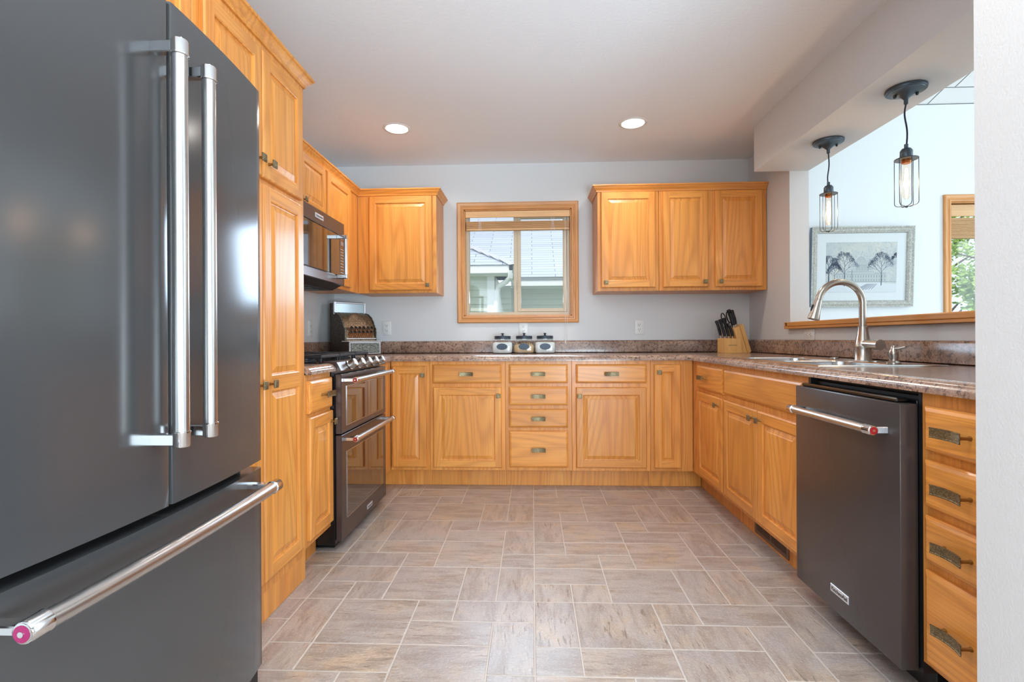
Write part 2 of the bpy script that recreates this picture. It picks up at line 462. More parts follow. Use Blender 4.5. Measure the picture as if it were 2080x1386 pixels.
slabwall('wall_right', [(XRW, XRW + WT, YOPEN1, YB, 0, HC), (XRW, XRW + WT, YOPEN0, YOPEN1, 0, LEDGE_B)], WALLP)
slabwall('wall_near', [(1.0, XRW + WT, 1.05, YOPEN0, 0, HC)], WALLP)
slabwall('ceiling_soffit', [(1.49, XRW + WT, YOPEN0, YOPEN1 + 0.002, 2.137, HC)], WALLP)
slabwall('ceiling', [(XL - WT, XRW + WT, YREAR, YB, HC, HC + 0.1)], CEILP)
# dining side: wall above the kitchen ceiling, far walls with tall windows, sloped plank ceiling
slabwall('wall_dining_left', [(XRW, XRW + WT, YREAR, YB, HC + 0.1, 5.2)], WALLD)
slabwall('wall_rear', [(XL - WT, -1.35, YREAR - WT, YREAR, 0, HC), (1.6, 2.6, YREAR - WT, YREAR, 0, 5.0), (5.8, XD + WT, YREAR - WT, YREAR, 0, 5.0), (-1.35, 1.6, YREAR - WT, YREAR, 2.15, HC), (2.6, 5.8, YREAR - WT, YREAR, 2.3, 5.0), (-1.35, 1.6, YREAR - WT, YREAR, 0, 0.12), (2.6, 5.8, YREAR - WT, YREAR, 0, 0.4)], WALLD)
wl = [(XD, XD + WT, YREAR, -1.2, 0, 5.0), (XD, XD + WT, 3.4, YB, 0, 5.0), (XD, XD + WT, -1.2, 3.4, 0, 0.5), (XD, XD + WT, -1.2, 3.4, 2.35, 5.0), (XD, XD + WT, 0.95, 1.2, 0.5, 2.35)]
slabwall('wall_dining_right', wl, WALLD)
def plank_ceiling():
    b = MB(); sl = 0.30; xa, xb = XRW + 0.02, XD + WT; y = YB; w = 0.165; rnd = random.Random(5)
    def zz(yy): return HD + (YB + 0.02 - yy) * sl
    while y > YREAR:
        ya = y - w + 0.008; x = xa; jo = 3.10 if y == YB else xa + rnd.uniform(0.5, 2.0)
        while x < xb:
            xe = min(jo, xb); 
            b.face([(x, ya, zz(ya)), (xe - 0.008, ya, zz(ya)), (xe - 0.008, y, zz(y)), (x, y, zz(y))], 0)
            x = xe; jo = xe + 2.4
        y -= w
    t = 0.008
    b.face([(xa, YREAR, zz(YREAR) + t), (xb, YREAR, zz(YREAR) + t), (xb, YB + 0.1, zz(YB + 0.1) + t), (xa, YB + 0.1, zz(YB + 0.1) + t)], 1)
    b.face([(xa, YREAR, zz(YREAR) + .1), (xb, YREAR, zz(YREAR) + .1), (xb, YB + 0.1, zz(YB + 0.1) + .1), (xa, YB + 0.1, zz(YB + 0.1) + .1)], 1)
    o = b.build('ceiling_dining', [PLANK, GROOVE], smooth=None, fix=False); tag(o, kind='structure')
plank_ceiling()

# oak ledge on the half wall
b = MB()
b.box(1.688, XRW + WT + 0.03, YOPEN0 + 0.003, YOPEN1 + 0.0, LEDGE_B + 0.016, LEDGE_T, 0.004)
b.box(1.692, XRW + WT + 0.025, YOPEN0 + 0.003, YOPEN1 + 0.0, LEDGE_B + 0.001, LEDGE_B + 0.017, 0.002)
b.box(1.688, XRW - 0.001, YOPEN1 - 0.02, YOPEN1 + 0.018, LEDGE_B + 0.001, LEDGE_T, 0.003)
tag(b.build('trim_ledge', LEDGE), kind='structure')

# ------------------------------------------------------------------ windows
def casing(parent, W, prof_w=0.056, depth=0.02, bottom=True):
    x0, x1, z0, z1 = W['x0'], W['x1'], W['z0'], W['z1']
    prof = [(0, 0.001), (0, 0.012), (0.004, 0.016), (0.014, 0.017), (0.018, 0.013), (0.026, 0.012), (0.034, 0.018), (0.048, depth + 0.002), (prof_w - 0.003, depth), (prof_w, depth - 0.004), (prof_w, 0.001)]
    prof = [(-d, z) for d, z in prof]     # grow outward from the opening edge
    path = [(x0, z0), (x1, z0), (x1, z1), (x0, z1)]
    b = MB(); b.sweep(path, prof, True, lambda x, y, z: (x, YB - z, y), [1, 0, 1, 0])
    return b.build('window_casing', [OAKP, OAKPH], parent, world=True)
def jamb(parent, W):
    b = MB(); x0, x1, z0, z1 = W['x0'], W['x1'], W['z0'], W['z1']
    b.box(x0, x0 + 0.008, YB - 0.001, YB + 0.075, z0, z1); b.box(x1 - 0.008, x1, YB - 0.001, YB + 0.075, z0, z1)
    b.box(x0, x1, YB - 0.001, YB + 0.075, z1 - 0.008, z1); b.box(x0, x1, YB - 0.001, YB + 0.075, z0, z0 + 0.008)
    return b.build('window_jamb', OAKP, parent, world=True)
def rect_frame(b, x0, x1, z0, z1, w, ya, yb, bev=0.002, wb=None):
    wb = wb or w
    b.box(x0, x0 + w, ya, yb, z0, z1, bev); b.box(x1 - w, x1, ya, yb, z0, z1, bev)
    b.box(x0 + w, x1 - w, ya, yb, z0, z0 + wb, bev); b.box(x0 + w, x1 - w, ya, yb, z1 - w, z1, bev)
w1 = empty('window_1', ((K['x0'] + K['x1']) / 2, YB, K['z0'])); tag(w1, kind='structure')
casing(w1, K); jamb(w1, K)
b = MB(); rect_frame(b, K['x0'] + 0.008, K['x1'] - 0.008, K['z0'] + 0.008, K['z1'] - 0.008, 0.026, YB + 0.045, YB + 0.12)
b.box(-0.148, -0.112, YB + 0.055, YB + 0.115, K['z0'] + 0.03, K['z1'] - 0.03, 0.002)
b.build('window_frame', ALMOND, w1, world=True)
b = MB(); rect_frame(b, -0.118, K['x1'] - 0.036, K['z0'] + 0.036, K['z1'] - 0.036, 0.028, YB + 0.05, YB + 0.085)
s_ = b.build('sliding_sash', ALMOND, w1, world=True)
b = MB(); b.tube([(-0.115, YB + 0.045, 1.42), (-0.116, YB + 0.036, 1.45), (-0.115, YB + 0.045, 1.49)], 0.004, 8); b.box(-0.122, -0.108, YB + 0.042, YB + 0.05, 1.40, 1.51, 0.002)
b.build('sash_latch', ALMOND, s_, world=True)
b = MB(); b.box(K['x0'] + 0.03, -0.13, YB + 0.085, YB + 0.089, K['z0'] + 0.03, K['z1'] - 0.03)
b.box(-0.09, K['x1'] - 0.062, YB + 0.066, YB + 0.070, K['z0'] + 0.06, K['z1'] - 0.06)
b.build('pane', PANE, w1, world=True)
# raised wooden blind in the kitchen window
bl = empty('window_blind', (-0.115, YB + 0.02, 2.0)); tag(bl, 'raised wooden slat blind at the top of the small window over the counter', 'blind')
b = MB(); b.box(K['x0'] + 0.010, K['x1'] - 0.010, YB + 0.004, YB + 0.014, 2.012, 2.064, 0.002); b.build('valance', BLINDW, bl, world=True)
b = MB(); b.box(K['x0'] + 0.014, K['x1'] - 0.014, YB + 0.018, YB + 0.05, 2.03, 2.062, 0.001); b.build('headrail', BLINDW, bl, world=True)
b = MB()
for i in range(11): b.box(K['x0'] + 0.016, K['x1'] - 0.016, YB + 0.004, YB + 0.046, 1.925 + i * 0.0052, 1.9282 + i * 0.0052, 0.0006)
b.box(K['x0'] + 0.016, K['x1'] - 0.016, YB + 0.004, YB + 0.046, 1.908, 1.923, 0.002)
b.build('slats', BLINDW, bl, world=True)
for x in (-0.42, 0.17):
    b = MB()
    for dx in (-0.012, 0.0, 0.012): b.tube([(x + dx, YB + 0.003, 2.01), (x + dx * .5, YB + 0.001, 1.96), (x + dx, YB + 0.003, 1.905)], 0.0012, 6)
    b.build('ladder_cord', WHITEPL, bl, world=True)
b = MB()
for dx in (0, 0.008): b.tube([(0.265 + dx, YB - 0.004, 2.0), (0.266 + dx, YB - 0.024, 1.6), (0.266 + dx * 2, YB - 0.026, 1.02)], 0.001, 6)
b.tube([(0.263, YB - 0.026, 1.02), (0.263, YB - 0.026, 0.985)], 0.004, 8)
b.build('pull_cord', WHITEPL, bl, world=True)

w2 = empty('window_2', ((D['x0'] + D['x1']) / 2, YB, D['z0'])); tag(w2, kind='structure')
casing(w2, D); jamb(w2, D)
b = MB(); rect_frame(b, D['x0'] + 0.008, D['x1'] - 0.008, D['z0'] + 0.008, D['z1'] - 0.008, 0.02, YB + 0.06, YB + 0.12); b.build('window_frame', OAKP, w2, world=True)
b = MB(); b.box(D['x0'] + 0.025, D['x1'] - 0.025, YB + 0.085, YB + 0.089, D['z0'] + 0.02, D['z1'] - 0.02); b.build('pane', PANE, w2, world=True)
bl = empty('window_blind', (3.85, YB + 0.02, 2.0)); tag(bl, 'woven wood blind drawn up in the dining room window beside the framed print', 'blind')
b = MB(); b.box(D['x0'] + 0.012, D['x1'] - 0.012, YB + 0.004, YB + 0.016, 1.965, 2.055, 0.002); b.build('valance', BLINDW, bl, world=True)
b = MB()
for i in range(16): b.box(D['x0'] + 0.014, D['x1'] - 0.014, YB + 0.004, YB + 0.05, 1.795 + i * 0.0100, 1.802 + i * 0.0100, 0.001)
b.build('slats', BLINDW, bl, world=True)
for x in (3.52, 4.2):
    b = MB()
    for dx in (-0.02, 0.0, 0.02): b.tube([(x + dx, YB + 0.002, 1.97), (x - dx * .5, YB + 0.0, 1.88), (x + dx, YB + 0.002, 1.79)], 0.002, 6)
    b.build('ladder_cord', BLINDW, bl, world=True)

# ------------------------------------------------------------------ outdoors: neighbouring house and trees
def shingle():
    m = mat('roof_shingles', rough=0.9); t = NT(m)
    br = t.node('ShaderNodeTexBrick'); br.inputs['Scale'].default_value = 1.0
    br.inputs['Color1'].default_value = srgb(196, 204, 216); br.inputs['Color2'].default_value = srgb(182, 192, 208); br.inputs['Mortar'].default_value = srgb(130, 138, 156)
    br.inputs['Mortar Size'].default_value = 0.009; br.inputs['Brick Width'].default_value = 0.9; br.inputs['Row Height'].default_value = 0.125; br.inputs['Mortar Smooth'].default_value = 0.4
    mp = t.node('ShaderNodeMapping'); tc = t.node('ShaderNodeTexCoord'); t.link(tc.outputs['Object'], mp.inputs[0]); t.link(mp.outputs[0], br.inputs['Vector'])
    t.link(br.outputs['Color'], t.b.inputs['Base Color']); return m
SHING = shingle()
SIDING = mat('pale_siding', srgb(206, 212, 196), 0.6); FASC = mat('white_fascia', srgb(240, 240, 238), 0.5)
hz = empty('neighbour_house', (0.5, 10.0, -0.6)); tag(hz, 'pale sided house with grey shingle roof seen through the kitchen window', 'house')
def siding_wall(b, x0, x1, y, z0, z1, step=0.115):
    z = z0
    while z < z1:
        b.prism([(y, z), (y - 0.022, z), (y - 0.002, min(z + step, z1)), (y, min(z + step, z1))], x0, x1, 'x'); z += step
b = MB(); siding_wall(b, -0.6, 6, 10.0, -0.6, 2.05); siding_wall(b, -6, -0.66, 8.0, -0.6, 2.05)
siding_wall(b, -0.9, -0.4, 9.6, -0.6, 2.05)
b.build('wall', SIDING, hz, world=True, smooth=None)
b = MB(); b.box(-0.72, -0.60, 7.96, 8.12, -0.6, 2.05); b.box(-0.66, -0.6, 8.0, 10.0, -0.6, 2.05)
b.box(-0.40, 6, 9.55, 9.68, 2.03, 2.22, 0.01); b.box(-6, -0.28, 7.62, 7.70, 2.03, 2.16, 0.01); b.box(-0.36, -0.28, 7.62, 9.6, 2.03, 2.16, 0.01)
b.box(-0.4, 6, 9.6, 10.0, 2.03, 2.06); b.box(-6, -0.3, 7.66, 8.0, 2.03, 2.06)
b.build('fascia', FASC, hz, world=True)
b = MB(); b.tube([(-0.33, 7.64, 2.08), (-0.33, 7.66, 1.98), (-0.40, 7.78, 1.92), (-0.53, 7.92, 1.86), (-0.57, 7.95, 1.76), (-0.57, 7.95, -0.5)], 0.042, 12)
b.build('downspout', FASC, hz, world=True)
# roofs are built flat in their own plane so the shingle courses follow the slope
def roof(name, pts, org, u, v, parent):
    n = Vector(u).normalized(); w = (Vector(v) - n * n.dot(Vector(v))).normalized(); k = n.cross(w)
    M = Matrix((n, w, k)).transposed().to_4x4(); M.translation = Vector(org)
    Mi = M.inverted(); b = MB(); q = [Mi @ Vector(p) for p in pts]
    b.face([(p.x, p.y, 0) for p in q]); b.face([(p.x, p.y, -0.06) for p in q][::-1])
    o = b.build(name, SHING, parent, smooth=None, fix=False); o.matrix_local = root_matrix(parent).inverted() @ M; return o
roof('roof', [(-1.2, 9.5, 2.2), (6.5, 9.5, 2.2), (6.5, 16, 6.1), (-6, 16, 6.1), (-6, 12.5, 4.0)], (0, 9.5, 2.2), (1, 0, 0), (0, 1, 0.6), hz)
roof('wing_roof', [(-6.2, 7.6, 2.16), (-0.26, 7.6, 2.16), (-2.8, 10.14, 3.56), (-6.2, 10.14, 3.56)], (0, 7.6, 2.16), (1, 0, 0), (0, 1, 0.55), hz)
roof('wing_roof', [(-0.26, 7.6, 2.16), (-0.26, 10.1, 2.16), (-2.8, 10.14, 3.56)], (-0.26, 7.6, 2.16), (0, 1, 0), (-1, 0, 0.55), hz)
b = MB()
for i in range(14):
    t0, t1 = i * 0.16, i * 0.16 + 0.19
    A = Vector((-0.26 - t0, 7.6 + t0, 2.17 + 0.55 * t0)); B = Vector((-0.26 - t1, 7.6 + t1, 2.20 + 0.55 * t1))
    s = Vector((0.07, 0.07, -0.02)); e = Vector((-0.09, -0.05, -0.02)); 
    b.face([A - s * 0 + e, A, B, B + e]); b.face([A, A + s, B + s, B])
b.build('hip_shingles', mat('hip_shingle', srgb(196, 198, 204), 0.9), hz, world=True, smooth=None)

GR = mat('lawn', srgb(96, 120, 66), 0.95)
b = MB(); b.face([(-40, 4.2, -0.6), (40, 4.2, -0.6), (40, 60, -0.6), (-40, 60, -0.6)]); b.face([(7, -40, -0.6), (60, -40, -0.6), (60, 4.2, -0.6), (7, 4.2, -0.6)]); b.face([(-40, -40, -0.6), (7, -40, -0.6), (7, -3.4, -0.6), (-40, -3.4, -0.6)])
tag(b.build('ground', GR, smooth=None, fix=False), kind='structure')
def leafmat(name, c):
    m = mat(name, srgb(*c), 0.6); t = NT(m)
    n = t.noise(t.coords(rnd=False), 1.4, 2)
    t.link(t.mix(n, srgb(*c), srgb(c[0] + 40, c[1] + 30, c[2] + 20)), t.b.inputs['Base Color'])
    t.b.inputs['Subsurface Weight'].default_value = 0.0; return m
BARK = mat('bark', srgb(90, 76, 62), 0.9)
def tree(x, y, h, R, c, label, seed):
    rnd = random.Random(seed); t = empty('leafy_tree', (x, y, -0.6)); tag(t, label, 'tree', 'trees beyond the dining room windows')
    b = MB()
    b.tube([(0, 0, 0), (0.1, 0, h * .3), (0, 0.1, h * .7)], [0.16, 0.12, 0.05], 8)
    for k in range(12):
        a = rnd.uniform(0, 2 * PI); z = rnd.uniform(h * .2, h * .65); b.tube([(0, 0, z), (math.cos(a) * R * .4, math.sin(a) * R * .4, z + R * .3), (math.cos(a) * R * .8, math.sin(a) * R * .8, z + R * .45)], [0.05, 0.03, 0.01], 6)
    b.build('trunk', BARK, t)
    b = MB()
    cl = [(Vector((rnd.gauss(0, R * .42), rnd.gauss(0, R * .42), h * .55 + rnd.gauss(0, h * .2))), rnd.uniform(.3, .6)) for _ in range(46)]
    for ctr, cr in cl:
        for _ in range(190):
            d = Vector((rnd.gauss(0, 1), rnd.gauss(0, 1), rnd.gauss(0, 1))).normalized() * cr * rnd.uniform(.5, 1.1)
            p = ctr + d; 
            if p.z < 0.3: continue
            u = Vector((rnd.gauss(0, 1), rnd.gauss(0, 1), rnd.gauss(0, .5))).normalized(); v = u.cross(Vector((rnd.gauss(0, 1), rnd.gauss(0, 1), rnd.gauss(0, 1)))).normalized(); s = rnd.uniform(.05, .09)
            b.face([p - u * s, p + v * s * .5, p + u * s, p - v * s * .5])
    b.build('foliage', leafmat('leaves', c), t, smooth=None, fix=False)
tree(10.9, 11.2, 5.2, 1.7, (150, 192, 104), 'leafy green tree nearest behind the dining room window', 1)
tree(14.6, 18.5, 8.5, 2.6, (176, 208, 132), 'bright green tree standing farther back beyond the dining room window', 2)
tree(18.0, 13.6, 7.0, 2.0, (150, 188, 104), 'taller tree furthest right beyond the dining room window', 3)
# ------------------------------------------------------------------ cabinets (local: x along the front, -y towards the room, z up)
FT = 0.020
def front_edges(b, x0, x1, z0, z1, e, de, y0=-FT, mi_side=0):
    """outer sides and eased edge of a door or drawer front; leaves the flat face open"""
    def ring(i, y): return [(x0 + i, y, z0 + i), (x1 - i, y, z0 + i), (x1 - i, y, z1 - i), (x0 + i, y, z1 - i)]
    rs = [ring(0, -0.0008), ring(0, y0 + de), ring(e * .35, y0 + de * .45), ring(e, y0)]
    for A, B in zip(rs, rs[1:]):
        for k in range(4): b.face([A[k], A[(k + 1) % 4], B[(k + 1) % 4], B[k]], mi_side)
    b.face(rs[0][::-1], mi_side)
def panel_door(x0, x1, z0, z1, splits=(), s=0.046, e=0.006, pw=0.030):
    b = MB(); y0 = -FT
    front_edges(b, x0, x1, z0, z1, e, 0.006)
    def q(a0, a1, c0, c1, mi): b.face([(a0, y0, c0), (a1, y0, c0), (a1, y0, c1), (a0, y0, c1)], mi)
    q(x0 + e, x0 + s, z0 + e, z1 - e, 0); q(x1 - s, x1 - e, z0 + e, z1 - e, 0)
    rails = [(z0 + e, z0 + s + .004)] + [(c - 0.028, c + 0.028) for c in splits] + [(z1 - s - .004, z1 - e)]
    for a, c in rails: q(x0 + s, x1 - s, a, c, 1)
    for (a, c), (a2, c2) in zip(rails, rails[1:]):
        px0, px1, pz0, pz1 = x0 + s, x1 - s, c, a2
        def ring(i, y): return [(px0 + i, y, pz0 + i), (px1 - i, y, pz0 + i), (px1 - i, y, pz1 - i), (px0 + i, y, pz1 - i)]
        w = min(pw, (px1 - px0) * 0.22)
        rs = [ring(0, y0), ring(0.004, y0 + .0025), ring(0.005, y0 + .008), ring(0.009, y0 + .009), ring(w, y0 + .0025), ring(w + .002, y0 + .001)]
        for A, B in zip(rs, rs[1:]):
            for k in range(4): b.face([A[k], A[(k + 1) % 4], B[(k + 1) % 4], B[k]], 0)
        b.face(rs[-1], 0)
    return b
def slab_front(x0, x1, z0, z1, e=0.013):
    b = MB(); front_edges(b, x0, x1, z0, z1, e, 0.009, mi_side=1)
    b.face([(x0 + e, -FT, z0 + e), (x1 - e, -FT, z0 + e), (x1 - e, -FT, z1 - e), (x0 + e, -FT, z1 - e)], 1)
    return b
def knob(parent, x, z, name='knob'):
    b = MB()
    b.lathe([(0.007, -0.002), (0.006, 0.002), (0.0045, 0.006), (0.005, 0.018), (0.009, 0.021)], (x, -FT, z), ax=(0, -1, 0), seg=12, mi=1)
    b.box(x - .0145, x + .0145, -FT - .027, -FT - .021, z - .0145, z + .0145, 0.002)
    b.box(x - .010, x + .010, -FT - .0285, -FT - .026, z - .010, z + .010, 0.001)
    return b.build(name, [ENGR, BRASS], parent)
def pull(parent, x, z, w=0.092, hgt=0.027):
    b = MB(); n = 10; h = hgt / 2
    def pt(t, off, zz): # arched plate, bowed outwards
        xx = -w / 2 + w * t; yy = -FT - .022 - .008 * (2 * t - 1) ** 2 - off
        return (x + xx, yy, zz)
    prof = [(0, -h), (0.0035, -h), (0.0035, -h + .003), (0.0025, -h + .004), (0.0025, h - .004), (0.0035, h - .003), (0.0035, h), (0, h)]
    rows = [[b._v(pt(i / n, o, z + zz)) for o, zz in prof] for i in range(n + 1)]
    for A, B in zip(rows, rows[1:]):
        for k in range(len(prof)):
            j = (k + 1) % len(prof); b.b.faces.new([A[k], A[j], B[j], B[k]])
    b.b.faces.new(rows[0]); b.b.faces.new(rows[-1][::-1])
    for sx in (-1, 1):
        xx = x + sx * w * .42
        b.lathe([(0.006, 0), (0.006, 0.003), (0.0042, 0.006), (0.0042, 0.026)], (xx, -FT, z), ax=(0, -1, 0), seg=10, mi=1)
    return b.build('pull', [ENGR, BRASS], parent)

def cabinet(name, label, cat, loc, rz, w, depth, z0, z1, fronts, toe=True, group=None, tl=0.0, tr=0.0, hollow=False):
    c = empty(name, loc, rz); tag(c, label, cat, group)
    b = MB(); g = 0.0006
    if hollow:
        b.box(g, w - g, 0, 0.02, z0, z1, 0.0012); b.box(g, 0.018, 0.02, depth, z0, z1); b.box(w - 0.018, w - g, 0.02, depth, z0, z1); b.box(0.018, w - 0.018, 0.02, depth, z0, z0 + .018)
    else: b.box(g, w - g, 0, depth, z0, z1, 0.0012)
    b.build('body', OAKV, c)
    if toe:
        b = MB(); b.box(g - tl, w - g + tr, 0.075, depth - .03, 0.002, z0 - .0006, 0); b.build('toe_kick', OAKV, c)
    for f in fronts:
        k = f['k']; a, e_, p, q = f['x0'], f['x1'], f['z0'], f['z1']
        if k == 'door':
            d = panel_door(a, e_, p, q, f.get('splits', ())).build('door', [OAKV, OAKH], c)
            if f.get('knob'): knob(d, *f['knob'])
        else:
            d = slab_front(a, e_, p, q).build('drawer' if k == 'drawer' else 'false_drawer_front', [OAKV, OAKH], c)
            if k == 'drawer': pull(d, (a + e_) / 2 + f.get('dx', 0), (p + q) / 2 + f.get('dz', 0))
    return c
def dr(x0, x1, z0, z1, **k): return dict(k='drawer', x0=x0, x1=x1, z0=z0, z1=z1, **k)
def door(x0, x1, z0, z1, kn=None, **k): return dict(k='door', x0=x0, x1=x1, z0=z0, z1=z1, knob=kn, **k)
Z0, Z1 = 0.125, 0.876
YF, XRF, XLF = 3.405, 1.083, -0.981
BD = YB - YF - 0.004
R = -PI / 2; L = PI / 2
# back run, left to right (local x = world x - origin)
def back(o, w, fr, label, group=None, z0=Z0, **kw):
    return cabinet('base_cabinet', label, 'cabinet', (o, YF, 0), 0, w, BD, z0, Z1, [dict(f, x0=f['x0'] - o, x1=f['x1'] - o, knob=(f['knob'][0] - o, f['knob'][1]) if f.get('knob') else None) for f in fr], group=group, **kw)
back(-0.979, 0.271, [door(-0.967, -0.731, .147, .843, (-0.752, .783))], 'narrow one-door oak base cabinet beside the range in the left corner', tl=0.074)
back(-0.708, 0.522, [dr(-0.686, -0.214, .724, .852), door(-0.682, -0.211, .146, .696, (-0.232, .640))], 'oak base cabinet with drawer over wide door, left of the four-drawer bank')
back(-0.186, 0.453, [dr(-0.160, 0.239, .724, .852), dr(-0.160, 0.239, .574, .699), dr(-0.160, 0.239, .422, .547), dr(-0.160, 0.239, .149, .398)], 'oak base cabinet with four stacked drawers under the small window')
back(0.267, 0.530, [dr(0.295, 0.770, .723, .851), door(0.295, 0.767, .148, .694, (0.317, .637))], 'oak base cabinet with drawer over wide door, right of the four-drawer bank')
back(0.797, 0.2855, [door(0.820, 0.998, .149, .849, (0.850, .797))], 'narrow one-door oak base cabinet in the right back corner', tr=0.0745)
# right run (local x runs towards the camera; origin at its far end)
def right(yfar, w, fr, label, depth=0.60, **kw):
    return cabinet('base_cabinet', label, 'cabinet', (XRF, yfar, 0), R, w, depth, Z0, Z1, [dict(f, x0=yfar - f['x0'], x1=yfar - f['x1'], knob=(yfar - f['knob'][0], f['knob'][1]) if f.get('knob') else None) for f in fr], **kw)
right(3.404, 0.572, [dr(3.270, 2.842, .705, .852, dx=-0.075), door(3.270, 2.846, .150, .682, (2.905, .640))], 'oak base cabinet with drawer over one door, left of the sink doors', tl=0.0745)
right(2.832, 0.832, [dict(k='false', x0=2.822, x1=2.012, z0=.713, z1=.850), door(2.826, 2.413, .150, .680, (2.447, .640)), door(2.404, 2.012, .150, .680, (2.368, .640))], 'oak sink base cabinet with two doors under one wide false drawer front', hollow=True)
right(1.4295, 0.262, [dr(1.404, 1.180, .719, .840), dr(1.404, 1.180, .567, .694), dr(1.404, 1.180, .416, .543), dr(1.404, 1.180, .139, .394)], 'narrow oak drawer cabinet between the dishwasher and the near wall')
# left run (local x runs away from the camera; origin at the near end)
def left(ynear, w, fr, label, depth=0.62, z0=Z0, z1=Z1, name='base_cabinet', toe=True, X=XLF, xw=None, cat='cabinet', **kw):
    return cabinet(name, label, cat, (X, ynear, 0), L, w, depth, z0, z1, [dict(f, x0=f['x0'] - ynear, x1=f['x1'] - ynear, knob=(f['knob'][0] - ynear, f['knob'][1]) if f.get('knob') else None) for f in fr], toe=toe, **kw)
pantry = left(1.402, 0.700, [door(1.430, 1.742, 1.616, 2.075, (1.712, 1.672)), door(1.752, 2.060, 1.616, 2.075, (1.784, 1.672)),
      door(1.430, 1.742, .152, 1.594, (1.712, .868), splits=(.868,)), door(1.752, 2.060, .152, 1.594, (1.784, .868), splits=(.868,))],
      'tall oak pantry cabinet standing between the refrigerator and the range', name='pantry_cabinet', z1=2.134, z0=0.105, toe=False, depth=0.632)
b = MB(); b.box(0.0, 0.70, 0.001, 0.62, 0.002, 0.105); b.build('toe_kick', OAKV, pantry)
left(2.1025, 0.271, [dr(2.118, 2.362, .706, .850, dx=0.03), door(2.118, 2.364, .155, .690, (2.335, .640))], 'narrow oak base cabinet between the tall pantry and the range')
left(3.108, 0.294, [], 'oak corner filler cabinet behind the range', z0=Z0, tr=0.0745)
left(0.440, 0.9585, [door(0.46, 0.912, 1.86, 2.075, (0.88, 1.89)), door(0.922, 1.375, 1.86, 2.075, (0.955, 1.89))], 'oak wall cabinet over the refrigerator', name='wall_cabinet', z0=1.83, z1=2.134, toe=False, depth=0.632)
# wall cabinets
UD = 0.303; YU = YB - UD - 0.002; XU = XL + UD + 0.002
mw_cab = left(2.372, 0.7325, [door(2.385, 2.733, 1.795, 2.106, (2.71, 1.825)), door(2.743, 3.090, 1.795, 2.106, (2.768, 1.826))], 'short oak wall cabinet directly above the microwave', name='wall_cabinet', z0=1.765, z1=2.134, toe=False, depth=UD, X=XU)
left(3.1055, 0.6055, [door(3.124, 3.520, 1.398, 2.106)], 'oak wall cabinet in the left corner beside the microwave', name='wall_cabinet', z0=1.376, z1=2.134, toe=False, depth=UD, X=XU)
def upper(o, w, fr, label):
    return cabinet('wall_cabinet', label, 'cabinet', (o, YU, 0), 0, w, UD, 1.376, 2.134, [dict(f, x0=f['x0'] - o, x1=f['x1'] - o, knob=(f['knob'][0] - o, f['knob'][1]) if f.get('knob') else None) for f in fr], toe=False)
ul = upper(XU + 0.0008, -0.716 - XU, [door(-1.224, -0.748, 1.396, 2.104, (-0.778, 1.432))], 'oak wall cabinet with one wide door, left of the small window')
ur1 = upper(0.487, 0.449, [door(0.512, 0.908, 1.400, 2.107, (0.545, 1.437))], 'oak wall cabinet with one wide door, right of the small window')
ur2 = upper(0.9375, 0.7795, [door(0.965, 1.290, 1.400, 2.107, (1.262, 1.437)), door(1.342, 1.682, 1.400, 2.107, (1.375, 1.437))], 'oak wall cabinet with two doors in the right back corner')
# crown mouldings (run continuously over the cabinet fronts)
CR = [(0.0, 2.110), (-0.006, 2.111), (-0.008, 2.120), (-0.014, 2.128), (-0.024, 2.137), (-0.028, 2.146), (-0.034, 2.149), (-0.036, 2.158), (-0.006, 2.160), (-0.002, 2.135)]
def crown(paths, label):
    b = MB()
    for p, prof in paths: b.sweep(p, prof, False, mi=0)
    o = b.build('crown_molding', [OAKH, OAKV]); tag(o, label, 'molding'); return o
NEG = [(d, z) for d, z in CR]
# travel with the cabinet on the left side, room on the right (negative d)
crown([([(XLF + .001, 0.44), (XLF + .001, 2.103), (XL + 0.004, 2.103)], CR)], 'oak crown molding along the top of the tall pantry and refrigerator cabinets')
crown([([(XU + .001, 2.143), (XU + .001, YU - .001), (-0.715, YU - .001), (-0.715, YB - 0.004)], CR)], 'oak crown molding on the left wall cabinets, turning the corner above the microwave')
crown([([(0.486, YB - 0.004), (0.486, YU - .001), (XRW - 0.003, YU - .001)], CR)], 'oak crown molding on the wall cabinets right of the small window')

# ------------------------------------------------------------------ worktops
CT = 0.912
EDGE = [(0.022, 0.8765), (0.0, 0.8765), (0.0, 0.890), (0.002, 0.895), (0.008, 0.898), (0.009, 0.902), (0.013, 0.9075), (0.021, 0.911), (0.030, 0.9145), (0.040, 0.9148), (0.050, CT)]
SPL = [(0.0, CT), (-0.004, CT + .001), (-0.018, CT + 0.006), (-0.019, 1.000), (-0.015, 1.008), (-0.005, 1.0115), (0.0, 1.0115)]
ct = empty('countertop', (0, 3.7, 0.876)); tag(ct, 'brown granite-look laminate countertop wrapping the back and right walls around the sink', 'countertop')
EX, EY = 1.058, 3.380
SX0, SX1, SY0, SY1 = 1.150, 1.490, 2.035, 2.800      # sink cut-out
b = MB()
b.sweep([(XL + 0.003, EY - 0.0), (EX, EY), (EX, YOPEN0 + 0.003)], EDGE)
i = 0.0501
def rectz(x0, x1, y0, y1, z=CT, zb=0.8765):
    b.box(x0, x1, y0, y1, zb, z)
rectz(XL + .003, XRW - .003, EY + i, YB - .002)
for q in ((EX + i, SX0, YOPEN0 + .003, EY + i), (SX1, XRW - .003, YOPEN0 + .003, EY + i), (SX0, SX1, SY1, EY + i), (SX0, SX1, YOPEN0 + .003, SY0)): rectz(*q)
b.box(XL + .003, -0.955, 3.109, EY + i, 0.8765, CT, 0.003)
b.build('worktop', LAM, ct, world=True, smooth=50)
